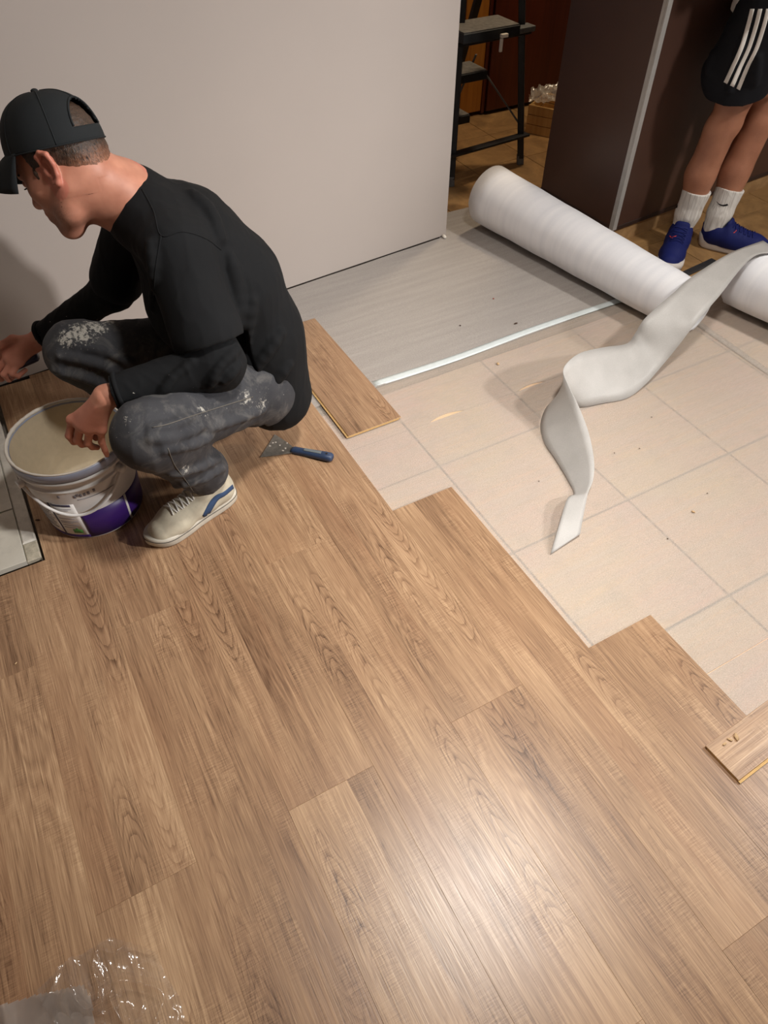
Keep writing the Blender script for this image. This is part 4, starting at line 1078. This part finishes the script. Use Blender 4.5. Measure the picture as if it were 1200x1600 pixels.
# collar band and shoulder seam
n_ = (HC-hu*.03-NBp); n_ /= np.linalg.norm(n_); e1 = np.cross(n_, [0, 1.0, 0]); e1 /= np.linalg.norm(e1); e2 = np.cross(n_, e1)
cpts = [NBp+n_*.034+e1*.0635*math.cos(a)+e2*.0640*math.sin(a) for a in np.linspace(0, 2*math.pi, 40, endpoint=False)]
kid(tube('collar', cpts, .0085, 'black_tee', None, 10, True), tee)
for pts in ([(222, 296), (240, 330), (252, 368), (285, 362), (320, 372), (345, 390)], [(252, 368), (243, 420), (240, 470)]):
    L = [hit(q, tb) for q in catmull(pts, 8)]; L = [h_[0]+h_[1]*.0003 for h_ in L if h_]
    kid(tube('shoulder_seam', L, .0016, 'black_tee', None, 6), tee)
# --- long sleeves under the t-shirt
def sleeve(S, E, W, r0, r1, r2, fl):
    Q = [cone(S+(E-S)*.5, E, r0, r1, .03), cone(E, W-(W-E)*.02, r1*.98, r2, .035)]
    if fl: Q += folds(Q, fl, .006, .014)
    d = (W-E)/np.linalg.norm(W-E); n1 = np.cross(d, [0, 0, 1.0]); n1 /= np.linalg.norm(n1); n2 = np.cross(d, n1)
    Q.append(rbox(W+d*(.002+.06), (.08, .08, .06), np.array([n1, n2, d]), .001, .004, '-')); Q.append(cone(W-d*.03, W+d*.06, r2-.006, r2-.006, .003, op='-'))
    o = reparent(sdf_obj('undershirt_sleeve', Q, .003, 'black_sleeve', None, wrinkle(int(r0*1000), .0024, .045, 5)), man)
    ring = [W-d*.012+(n1*math.cos(a)+n2*math.sin(a))*(r2+.001) for a in np.linspace(0, 2*math.pi, 28, endpoint=False)]
    kid(tube('cuff', ring, .0055, 'black_sleeve', None, 8, True), o)
sleeve(SL, EL, WL+(EL-WL)*.08, .060, .058, .044, [[(372, 545), (345, 570), (330, 600)], [(375, 570), (350, 595)], [(300, 565), (270, 590), (250, 615)]])
sleeve(SR, ER, WR+(ER-WR)*.06, .055, .050, .038, None)

# --- shoes
def shoe(root, heel, yaw, style, L=.285, side=1, z0=ZT, ankle=.115, lift=0.0):
    cz, sz = math.cos(yaw), math.sin(yaw); sc = L/.285
    X = lambda x, y, z: V3(heel[0]+(x*cz-y*sz)*sc, heel[1]+(x*sz+y*cz)*sc, z0+z*sc)
    ax = np.array([[cz, sz, 0], [-sz, cz, 0], [0, 0, 1.0]])
    run = style == 'run'
    hw = [(0.0, .004), (.006, .018), (.02, .029), (.05, .0345), (.10, .035), (.14, .038), (.18, .0455), (.215, .048), (.245, .0435), (.268, .030), (.281, .014), (.285, .003)]
    prof = catmull([(x, w, 0) for x, w in hw], 3)
    left = [(x, w*1.0+.004*math.sin(min(1, x/.2)*math.pi)*side) for x, w, _ in prof]; right = [(x, -w+.004*math.sin(min(1, x/.2)*math.pi)*side) for x, w, _ in prof]
    outl = right+left[::-1]
    e = empty('shoe', tuple(X(.1, 0, 0)))
    e.parent = root; e.matrix_parent_inverse = Matrix.Translation(-Vector(root.location))
    def up(o):
        o.parent = e; o.matrix_parent_inverse = Matrix.Translation(-Vector(e.location)); return o
    # sole
    V = []; F = []; n = len(outl)
    lev = [(0.0, .96), (.004, 1.0), (.024, 1.0), (.030, .985)] if not run else [(0.0, .90), (.006, .97), (.022, 1.03), (.034, .99)]
    for z, s in lev:
        for x, y in outl:
            rise = (.012*max(0, (x-.22)/.065)**2) + (.010*max(0, (.05-x)/.05) if run and z > .01 else 0)
            V.append(X(.1425+(x-.1425)*s, y*s, z+rise+(.012*(1-min(1, x/.15)) if run and z > .015 else 0)))
    for r in range(len(lev)-1):
        for i in range(n): j = (i+1) % n; F.append((r*n+i, r*n+j, (r+1)*n+j, (r+1)*n+i))
    F.append(tuple(reversed(range(n)))); F.append(tuple((len(lev)-1)*n+i for i in range(n)))
    sole = up(mobj('sole', V, F, 'white_midsole' if run else 'cream_rubber'))
    if not run:
        pts = [X(.1425+(x-.1425)*1.004, y*1.004, .0205+.012*max(0, (x-.22)/.065)**2) for x, y in outl]
        o = tube('sole_line', pts, .0012, 'shoe_lining', None, 5, True); o.parent = sole
    # upper
    top = .100 if not run else .072
    U = [cone(X(.045, 0, .052), X(.12, 0, .050), .0375*sc, .039*sc, .02), cone(X(.10, 0, .052), X(.195, .002*side, .040), .043*sc, .0415*sc, .02, w=ax[1], fl=1.03), cone(X(.19, .002*side, .036), X(.238, .003*side, .031), .040*sc, .034*sc, .02, w=ax[1], fl=1.12),
         cone(X(.046, 0, .05), X(.050, 0, top), .0365*sc, .0375*sc, .02), cone(X(.062, 0, .06), X(.095, 0, top-.012), .038*sc, .034*sc, .02)]
    if run: U.append(cone(X(.012, 0, .06), X(.006, 0, top+.012), .012*sc, .009*sc, .012, w=ax[1], fl=1.6))
    U.append(cone(X(.105, 0, top-.010), X(.088, 0, top+(.034 if run else .030)), .019*sc, .016*sc, .015, w=ax[1], fl=1.7))
    if run:
        for i in range(5): U.append(cone(X(.118+.017*i, -.024, .090-.0075*i), X(.118+.017*i, .024, .090-.0075*i), .0045*sc, .0045*sc, .006))
    U.append(rbox(X(.14, 0, -.05+.024), (.3, .3, .05), ax, .001, .003, '-'))
    U.append(cone(X(.058, 0, .075), X(.056, 0, .19), .029*sc, .036*sc, .006, op='-'))
    uo, ub = sdf_obj('upper', U, .0026, 'blue_mesh' if run else 'cream_suede', None, None, True); up(uo)
    # laces
    vdir = Vector((0, 0, -1))
    def drop(x, y):
        p = X(x, y, .2); h_ = ub.ray_cast(Vector(p), vdir)
        return np.array(h_[0]) if h_[0] is not None else None
    for i in range(6 if not run else 5):
        x = .112+.0165*i
        for sgn in (-1, 1):
            pts = [drop(x+sgn*.006*t, .024*t) for t in np.linspace(-1, 1, 9)]; pts = [p+V3(0, 0, .0018) for p in pts if p is not None]
            if len(pts) > 3: up(tube('lace', pts, .0024 if not run else .0018, 'lace_white' if not run else 'blue_mesh', None, 6))
    return e, ub, up, X
toe = atz((233, 853), ZT); heel = atz((368, 770), ZT); yaw = math.atan2(toe[1]-heel[1], toe[0]-heel[0])
s1, ub, up1, X1 = shoe(man, (heel[0], heel[1]), yaw, 'skate', .287, 1)
o = decal('side_stripe', [(363, 757), (350, 768), (337, 774), (327, 785), (316, 806)], [(365, 763), (352, 774), (341, 781), (333, 793), (323, 811)], ub, 'stripe_blue', None); 
if o: up1(o)
s2, ub2, up2, X2 = shoe(man, (.245, 1.75), math.radians(172), 'skate', .287, -1)

# ------------------------------------------------------------------ the standing person by the cabinet
man2 = empty('person', (2.52, 1.88, 0)); tag(man2, 'person standing in black striped shorts, white socks and blue trainers by the cabinet', 'person')
rep2 = lambda o: reparent(o, man2)
def kid2(o, par):
    o.parent = par; return o
fc = V3(.6, -.8, 0); lr = V3(-.8, -.6, 0)
aA, kA = V3(2.452, 1.905, .088), V3(2.474, 1.884, .490); aB, kB = V3(2.566, 1.842, .088), V3(2.640, 1.858, .490)
PV = V3(2.555, 1.905, .88); hA, hB = PV+lr*.088+V3(0, 0, -.03), PV-lr*.088+V3(0, 0, -.03)
CHs = PV+V3(0, 0, .40); sA, sB = PV+lr*.185+V3(0, 0, .53), PV-lr*.185+V3(0, 0, .53)
def leg2(h_, k_, a_, sg):
    sh = a_-k_; out = -lr*sg*0
    bk_ = -fc
    return [cone(h_, k_, .080, .053, .04), cone(k_+V3(0, 0, -.01), a_, .048, .034, .03), cone(k_+sh*.10+bk_*.012, k_+sh*.48+bk_*.016, .046, .047, .04), cone(k_+sh*.48+bk_*.014, k_+sh*.85, .044, .032, .04),
            ell(k_+fc*.026+V3(0, 0, .005), (.030, .030, .036), None, .03), cone(a_+V3(0, 0, 0), a_+V3(0, 0, -.05)-fc*.0, .034, .036, .02), cone(h_*.45+k_*.55+fc*.02, k_+V3(0, 0, .07)+fc*.012, .058, .048, .03)]
Q = leg2(hA, kA, aA, 1)+leg2(hB, kB, aB, -1)
Q += [cone(hA, hB, .085, .085, .04)]+chain([PV, PV+V3(0, 0, .22), CHs, PV+V3(0, 0, .52)], [.105, .10, .115, .07], .05, w=lr, fl=1.35)
Q += [cone(CHs+V3(0, 0, .12), sA, .05, .048, .04), cone(CHs+V3(0, 0, .12), sB, .05, .048, .04)]
for s_, sg in ((sA, 1), (sB, -1)):
    e_ = s_+lr*sg*.05+V3(0, 0, -.29)+fc*.02; w_ = PV+fc*(.19+.02*sg)+lr*sg*-.05+V3(0, 0, .30+.03*sg)
    Q += [cone(s_, e_, .046, .036, .03), cone(e_, w_, .036, .026, .02)]
    hd_ = -lr*sg; dn = V3(0, 0, -1.0); m_ = [w_+hd_*.085+dn*(.022*i-.03)+fc*.0 for i in range(4)]
    p_ = [m+hd_*.035+fc*-.012 for m in m_]; d_ = [p+hd_*.018-fc*.018 for p in p_]; t_ = [d+hd_*.008-fc*.018 for d in d_]
    Q += hand_prims(w_, m_, p_, d_, t_, [w_+hd_*.03-dn*.02, w_+hd_*.05-dn*.045, w_+hd_*.075-dn*.055, w_+hd_*.10-dn*.055])
HC2 = PV+V3(0, 0, .735)+fc*.02; f2, l2, u2 = head_frame(math.radians(233.1), math.radians(18), 0)
hp2, H2, ax2 = head_prims(HC2, f2, l2, u2)
Q += hp2+[cone(H2(-.03, 0, -.05), PV+V3(0, 0, .54), .052, .058, .03)]
o = sdf_obj('body', Q, .0034, 'tanned_skin'); rep2(o)
for s in (1, -1):
    rep2(sdf_obj('eye', [ell(H2(.0795, s*.031, -.005), (.0125, .0125, .0125), ax2, .001)], .0016, 'eye_white'))
    rep2(sdf_obj('eyebrow', chain([H2(.094, s*.014, .017), H2(.091, s*.032, .021), H2(.080, s*.048, .016)], [.0038, .0042, .0026], .004), .0018, 'brow_hair'))
rep2(sdf_obj('hair', [ell(H2(-.016, 0, .034), (.103, .083, .098), ax2, .005), cone(H2(-.065, 0, -.02), H2(-.07, 0, -.06), .044, .034, .03), rbox(H2(.11, 0, -.04), (.06, .2, .10), ax2, .005, .02, '-'), rbox(H2(-.002, 0, -.118), (.05, .2, .1), ax2, .004, .012, '-')], .0034, 'brown_hair', disp=wrinkle(8, .004, .02, 6)))
# shorts
S = [cone(PV+V3(0, 0, .04), PV+V3(0, 0, -.06), .112, .120, .04, w=lr, fl=1.28), cone(hA+V3(0, 0, -.02), kA+V3(.002, -.004, .105), .112, .104, .04), cone(hB+V3(0, 0, -.02), kB+V3(0, 0, .105), .112, .102, .04),
     cone(hA+V3(0, 0, -.10)-fc*.03, kA+V3(0, 0, .16)-fc*.045, .10, .088, .03)]
S += folds(S, [[(1160, 60), (1150, 100), (1140, 140)], [(1120, 60), (1112, 90), (1108, 110)], [(1185, 90), (1180, 130)]], .008, .02)
for k_ in (kA, kB):
    S.append(cone(k_+V3(0, 0, -.1), k_+V3(0, 0, .16), .088, .090, .01, op='-'))
S.append(rbox((2.56, 1.90, .33), (.4, .4, .268), np.array([[.98, 0, .2], [0, 1, 0], [-.2, 0, .98]]), .002, .006, '-'))
shorts, sb_ = sdf_obj('shorts', S, .0036, 'navy_shorts', None, wrinkle(21, .0028, .08, 5), True); rep2(shorts)
for i in range(3):
    dx = 12.3*i
    Lx = [(1172.5+dx, 14), (1166+dx, 40), (1155+dx*0.98, 75), (1142+dx*.92, 105), (1131+dx*.80, 128+5*i)]; Rx = [(1179.0+dx, 14), (1172.5+dx, 40), (1161.5+dx*.98, 75), (1148+dx*.92, 106), (1136.5+dx*.80, 131+5*i)]
    d_ = decal('side_stripe', Lx, Rx, sb_, 'white_cotton', None, .0016, .001)
    if d_: kid2(d_, shorts)
# white t-shirt
Tt = chain([PV+V3(0, 0, -.06), PV+V3(0, 0, .2), CHs, PV+V3(0, 0, .50)], [.132, .128, .132, .085], .05, w=lr, fl=1.36)
for s_, sg in ((sA, 1), (sB, -1)):
    e_ = s_+lr*sg*.05+V3(0, 0, -.29)+fc*.02; m_ = s_*.45+e_*.55; d = (e_-s_)/np.linalg.norm(e_-s_); n1 = np.cross(d, lr); n1 /= np.linalg.norm(n1)
    Tt += [cone(s_, m_, .068, .070, .04), rbox(m_+d*.06, (.1, .1, .06), np.array([n1, np.cross(d, n1), d]), .001, .004, '-'), cone(m_-d*.03, m_+d*.1, .060, .066, .004, op='-')]
Tt += [rbox(PV+V3(0, 0, -.215), (.4, .4, .15), None, .002, .004, '-'), cone(PV+V3(0, 0, .53), PV+V3(0, 0, .7), .062, .062, .006, op='-'), cone(PV+V3(0, 0, -.1), PV+V3(0, 0, .015), .122, .120, .004, w=lr, fl=1.36, op='-')]
rep2(sdf_obj('t_shirt', Tt, .0045, 'white_cotton', None, wrinkle(31, .004, .09, 5)))
# socks
def sock_mat():
    m, nt, b = nmat('ribbed_sock'); g = NB(nt); v = g.obj(); x, y, z = g.sep(v)
    w = g.noise(g.comb(g.math('MULTIPLY', x, 210.0), g.math('MULTIPLY', y, 210.0), g.math('MULTIPLY', z, 6.0)), 1.0, 1.0)
    g.link(g.ramp(w, [(0.35, srgb(196, 190, 184)), (0.6, srgb(226, 222, 216))]), b.inputs['Base Color']); b.inputs['Roughness'].default_value = 0.9
    g.link(g.bump(w, 0.5, 0.002), b.inputs['Normal'])
sock_mat()
SB = []
for a_, k_, yw in ((aA, kA, math.radians(216.6)), (aB, kB, math.radians(-58))):
    fd = V3(math.cos(yw), math.sin(yw), 0); sh = (k_-a_)/np.linalg.norm(k_-a_); tp = a_+sh*.150
    K_ = [cone(a_+V3(0, 0, -.045), a_+sh*.005, .033, .036, .02), cone(a_+sh*.0, a_+sh*.05, .038, .047, .02), cone(a_+sh*.05, tp+sh*.05, .0470, .0600, .02), cone(a_+V3(0, 0, -.05), a_+fd*.05+V3(0, 0, -.055), .032, .028, .02)]
    n1 = np.cross(sh, [1.0, 0, 0]); n1 /= np.linalg.norm(n1)
    K_ += [rbox(tp+sh*.058, (.1, .1, .055), np.array([n1, np.cross(sh, n1), sh]), .002, .003, '-')]
    so, bv = sdf_obj('sock', K_, .0024, 'ribbed_sock', None, wrinkle(41, .0008, .04, 4), True); rep2(so); SB.append((so, bv))
def tick(px, par, bv, mat, th=.001):
    """a small curved tick mark: two pixel edges on the surface"""
    d_ = decal('tick_mark', px[0], px[1], bv, mat, None, .0012, .001, 5, 2)
    if d_: kid2(d_, par)
tick(([(1119.5, 314.5), (1124, 320), (1130, 322), (1137.5, 321)], [(1121, 315.5), (1123, 318), (1129, 320), (1137, 318.5)]), SB[1][0], SB[1][1], 'black_mark')
tick(([(1053.5, 319), (1056, 325), (1058.5, 324)], [(1054.5, 319), (1056.5, 321.5), (1059, 320)]), SB[0][0], SB[0][1], 'black_mark')
# trainers
def place_shoe(a_, yw, side):
    fd = V3(math.cos(yw), math.sin(yw), 0); he = a_-fd*.042
    return shoe(man2, (he[0], he[1]), yw, 'run', .310, side, 0.0)
eA, bA, uA, XA = place_shoe(aA, math.radians(216.6), -1); eB, bB, uB, XB = place_shoe(aB, math.radians(-58), 1)
for nm, L_, R_, bv, up_, mt in (('tick_mark', [(1046, 369.5), (1050, 372), (1057, 369)], [(1046.5, 368), (1050, 370), (1057, 368)], bA, uA, 'red_print'), ('tick_mark', [(1018.5, 398), (1024, 393), (1031, 389)], [(1018.5, 401), (1024, 396), (1031, 389.5)], bA, uA, 'silver_print'),
                               ('tick_mark', [(1126, 398), (1129, 390), (1132, 399)], [(1128, 399), (1130, 393), (1134, 399)], bB, uB, 'silver_print'), ('tick_mark', [(1146, 363), (1148, 362), (1151, 359)], [(1146, 364.5), (1148, 363.5), (1151, 360)], bB, uB, 'red_print')):
    d_ = decal(nm, L_, R_, bv, mt, None, .0012, .001, 5, 2)
    if d_: up_(d_)

# ================================================================== SMALL THINGS
# ---- putty knife on the laminate
simple('steel_blade', srgb(150, 148, 142), 0.35, 0.2, 60, metal=0.8); simple('blue_handle', srgb(44, 60, 88), 0.45, 0.15, 40); simple('handle_inlay', srgb(104, 112, 116), 0.5, 0.1, 40); simple('steel_cap', srgb(170, 170, 172), 0.3, 0.08, 40, metal=0.9)
simple('navy_handle', srgb(22, 24, 52), 0.4, 0.15, 40)
def putty_knife(name, label, base, tip, bw, zb, mat_h, rot3=None, hl_=.125, bl=.085):
    """local frame: +x from blade edge to handle end"""
    e = empty(name); tag(e, label, 'tool')
    e.matrix_world = rot3
    poly = [(0, -bw/2), (bl*.55, -bw*.30), (bl, -.011), (bl, .011), (bl*.55, bw*.30), (0, bw/2)]
    prism('blade', poly, -.0006, .0006, ['steel_blade'], e)
    for i in range(7):
        r = np.random.RandomState(i+3); x, y = r.uniform(.006, bl*.7), r.uniform(-.25, .25)*bw
        V, F = lathe_geo([(0.0003, .0016), (.0022, .0012), (.003, .0006)], 7, False); mobj('plaster_spot', [(a*r.uniform(.8, 2)+x, b+y, c) for a, b, c in V], F, 'plaster_crust', e)
    V = []; F = []; st = [(bl-.006, .009, .006), (bl+.004, .0125, .010), (bl+.03, .0115, .0105), (bl+.07, .0135, .0115), (bl+.105, .0150, .012), (bl+hl_-.006, .0145, .0115), (bl+hl_, .010, .008)]
    n = 18
    for x, a, b in st:
        for i in range(n):
            t = 2*math.pi*i/n; V.append((x, a*math.copysign(abs(math.cos(t))**.8, math.cos(t)), .002+b*math.copysign(abs(math.sin(t))**.8, math.sin(t))))
    for r in range(len(st)-1):
        for i in range(n): F.append((r*n+i, r*n+(i+1) % n, (r+1)*n+(i+1) % n, (r+1)*n+i))
    F.append(tuple(reversed(range(n)))); F.append(tuple((len(st)-1)*n+i for i in range(n)))
    h = mobj('handle', V, F, mat_h, e)
    box('inlay', (bl+.065, 0, .0135), (.055, .011, .003), 'handle_inlay', h, .001)
    V, F = lathe_geo([(0.0005, .0), (.0035, 0), (.0035, .0006), (.0005, .0006)], 12); mobj('hanging_hole', [(a+bl+hl_-.018, b, c+.0142) for a, b, c in V], F, 'dark_rubber', h)
    return e
e0 = (atz((405, 714), .013)+atz((431, 679), .013))/2; e1_ = atz((520, 716), .022)
dx = e1_-e0; dx[2] = 0; L = np.linalg.norm(dx); ang = math.atan2(dx[1], dx[0])
Mk = Matrix.Translation((e0[0], e0[1], ZT+.0018)) @ Matrix.Rotation(ang, 4, 'Z') @ Matrix.Rotation(math.radians(-2.6), 4, 'Y')
putty_knife('putty_knife', 'wide putty knife with a blue handle lying on the oak laminate', None, None, .108, 0, 'blue_handle', Mk, L-.085)
# ---- scraper in the worker's far hand
ha, hb_ = dep((60, 556), wr+.012), dep((-30, 598), wr+.022)
dx = hb_-ha; Lh = np.linalg.norm(dx); dx /= Lh; zz = V3(0, -.3, 1.0); zz -= dx*(zz@dx); zz /= np.linalg.norm(zz); xx = -dx; yy = np.cross(zz, xx)
org = ha+dx*.21
Mh = Matrix(((xx[0], yy[0], zz[0], org[0]), (xx[1], yy[1], zz[1], org[1]), (xx[2], yy[2], zz[2], org[2]), (0, 0, 0, 1)))
putty_knife('scraper', 'narrow scraper with a dark blue handle held against the wall by the worker', None, None, .06, 0, 'navy_handle', Mh, .125)
# ---- plastic film, lower left
def film_mat(name, dens, col):
    m, nt, b = nmat(name); g = NB(nt)
    nt.nodes.remove(b); out = nt.nodes['Material Output']
    tr = g.n('ShaderNodeBsdfTransparent'); gl = g.n('ShaderNodeBsdfGlossy'); gl.inputs['Roughness'].default_value = 0.16; df = g.n('ShaderNodeBsdfTranslucent'); df.inputs[0].default_value = (*col, 1); d2 = g.n('ShaderNodeBsdfDiffuse'); d2.inputs[0].default_value = (*col, 1)
    v = g.obj(); nz = g.noise(v, 60.0, 3.0); bp = g.bump(nz, 0.35, 0.004); g.link(bp, gl.inputs['Normal'])
    fr = g.n('ShaderNodeFresnel'); fr.inputs[0].default_value = 1.22; g.link(bp, fr.inputs['Normal'])
    m0 = g.n('ShaderNodeMixShader'); m0.inputs[0].default_value = 0.5; g.link(df.outputs[0], m0.inputs[1]); g.link(d2.outputs[0], m0.inputs[2])
    m1 = g.n('ShaderNodeMixShader'); m1.inputs[0].default_value = dens; g.link(tr.outputs[0], m1.inputs[1]); g.link(m0.outputs[0], m1.inputs[2])
    m2 = g.n('ShaderNodeMixShader'); g.link(g.math('MINIMUM', g.math('ADD', fr.outputs[0], 0.09), 0.30), m2.inputs[0]); g.link(m1.outputs[0], m2.inputs[1]); g.link(gl.outputs[0], m2.inputs[2])
    g.link(m2.outputs[0], out.inputs['Surface'])
film_mat('clear_film', 0.05, (0.85, 0.84, 0.82)); film_mat('milky_film', 0.50, (0.55, 0.53, 0.51)); film_mat('bag_film', 0.45, (0.75, 0.72, 0.66))
def crumple(name, outline, zbase, amp, mat, label, cat, seed, freq=16.0, n=70, ridge=1.0):
    """crumpled film over a floor outline (world x,y); folds from ridged noise"""
    O = np.array(outline, float); lo, hi = O.min(0), O.max(0); m = max(8, int(n*(hi[1]-lo[1])/(hi[0]-lo[0])))
    def inside(x, y):
        c = False; j = len(O)-1
        for i in range(len(O)):
            if (O[i, 1] > y) != (O[j, 1] > y) and x < (O[j, 0]-O[i, 0])*(y-O[i, 1])/(O[j, 1]-O[i, 1])+O[i, 0]: c = not c
            j = i
        return c
    V = []; F = []; ids = {}
    for i in range(n+1):
        for j in range(m+1):
            x = lo[0]+(hi[0]-lo[0])*i/n; y = lo[1]+(hi[1]-lo[1])*j/m
            if not inside(x, y): continue
            p = Vector((x*freq, y*freq, seed)); w = mnoise.noise_vector(p*0.6)*0.9
            r = 1-abs(mnoise.noise(p+w)); r2 = 1-abs(mnoise.noise(p*2.3+w*1.4)); z = zbase+amp*(ridge*r**4*0.75+0.25*r2**3)*(0.35+0.65*abs(mnoise.noise(p*0.35)))*1.6
            ids[(i, j)] = len(V); V.append((x+0.004*w[0], y+0.004*w[1], z))
    for i in range(n):
        for j in range(m):
            q = [(i, j), (i+1, j), (i+1, j+1), (i, j+1)]
            if all(k in ids for k in q): F.append(tuple(ids[k] for k in q))
    o = mobj(name, V, F, mat, None, True); return tag(o, label, cat)
fp = lambda pts, z=ZT: [tuple(atz(q, z)[:2]) for q in pts]
crumple('plastic_film', fp([(60, 1545), (115, 1495), (175, 1464), (205, 1475), (245, 1488), (262, 1525), (285, 1560), (292, 1610), (300, 1680), (120, 1700), (100, 1620)]), ZT+.0012, .024, 'clear_film', 'crumpled clear plastic wrapping film on the oak laminate', 'plastic film', 3.7, 15.0, 130, 1.2)
crumple('plastic_film', fp([(-90, 1590), (0, 1572), (60, 1553), (135, 1538), (150, 1565), (152, 1610), (150, 1680), (-90, 1700)], ZT), ZT+.0015, .024, 'milky_film', 'milky grey plastic film sheet on the laminate beside the clear wrapping', 'plastic film', 9.1, 9.0, 80, 0.8)
# ---- bags at the crate and by the cabinet
crumple('plastic_bag', [(2.60, 3.20), (2.70, 3.10), (2.84, 3.14), (2.86, 3.28), (2.72, 3.33)], .146, .10, 'bag_film', 'crumpled translucent bag on top of the wooden crate', 'bag', 5.3, 12.0, 50, 1.0)
crumple('plastic_sheet', [(2.06, 2.47), (2.145, 2.42), (2.155, 2.50), (2.145, 2.60), (2.20, 2.72), (2.14, 2.74), (2.10, 2.60)], .004, .075, 'bag_film', 'thin plastic sheet on the stone tiles against the cabinet side', 'plastic film', 8.3, 11.0, 40, 1.0)
# ---- plaster lump at the wall corner, torn filler on the offcut, crumbs
simple('crumb_dark', srgb(70, 48, 34), 0.9, 0.2, 90); simple('crumb_tan', srgb(196, 164, 124), 0.9, 0.2, 90); simple('crumb_red', srgb(150, 44, 36), 0.8, 0.1, 60); simple('crumb_white', srgb(222, 216, 206), 0.9, 0.1, 60)
def crumb(px, z, size, mat, label, cat='crumb', flat=0.4, seed=0):
    c = atz(px, z); bm = bmesh.new(); bmesh.ops.create_icosphere(bm, subdivisions=2, radius=1.0)
    for v in bm.verts:
        k = 1+0.35*mnoise.noise(v.co*1.7+Vector((seed*3.1, 0, 0))); v.co = Vector((v.co.x*size[0]*k, v.co.y*size[1]*k, v.co.z*size[0]*flat*k))
    o = bmobj('crumb', bm, mat, None, True, (c[0], c[1], z+size[0]*flat*0.9), (0, 0, seed)); return tag(o, label, cat)
crumb((778, 569), .0032, (.008, .005), 'crumb_tan', 'tan chip on the cream underlay near the open slits', 'chip', .25, 1)
crumb((1083, 800), .0032, (.006, .0035), 'crumb_tan', 'oval brown chip on the cream underlay beyond the tip of the curled strip', 'chip', .3, 2)
crumb((806, 506), .0075, (.008, .003), 'crumb_dark', 'dark splinter on the grey ribbed underlay near its taped edge', 'chip', .3, 3)
crumb((771, 467), .0075, (.003, .003), 'crumb_red', 'tiny red crumb on the grey ribbed underlay', 'chip', .5, 4)
crumb((719, 509), .0075, (.004, .002), 'crumb_dark', 'small dark crumb on the grey ribbed underlay', 'chip', .4, 5)
for i, q in enumerate(((999, 701), (960, 708), (1018, 652), (1105, 771), (842, 752), (1043, 842))):
    tag(crumb(q, .0032, (.0022, .0016), 'crumb_dark', 'tiny dark speck on the cream underlay', 'chip', .5, i), group='specks on the underlay')
crumb((59, 813), ZT+.0003, (.006, .002), 'crumb_dark', 'dark splinter on the laminate beside the bucket', 'chip', .3, 9)
crumb((25, 1037), ZT+.0003, (.004, .0016), 'crumb_tan', 'pale splinter on the bare laminate', 'chip', .4, 10)
crumb((694, 372), .0055, (.012, .008), 'crumb_white', 'white plaster lump at the corner foot of the wall', 'plaster', .6, 11)
for i, (q, s) in enumerate((((1150, 1152), .009), ((1140, 1156), .006), ((1132, 1163), .0055))):
    tag(crumb(q, ZT+.0092, (s, s*.5), 'crumb_tan', ('largest torn fibre scrap on the edge of the narrow offcut', 'middling torn fibre scrap on the narrow offcut beside the largest one', 'smallest torn fibre scrap on the edge of the narrow offcut')[i], 'chip', .3, 20+i))
print('script seconds', round(time.time()-T0, 1))
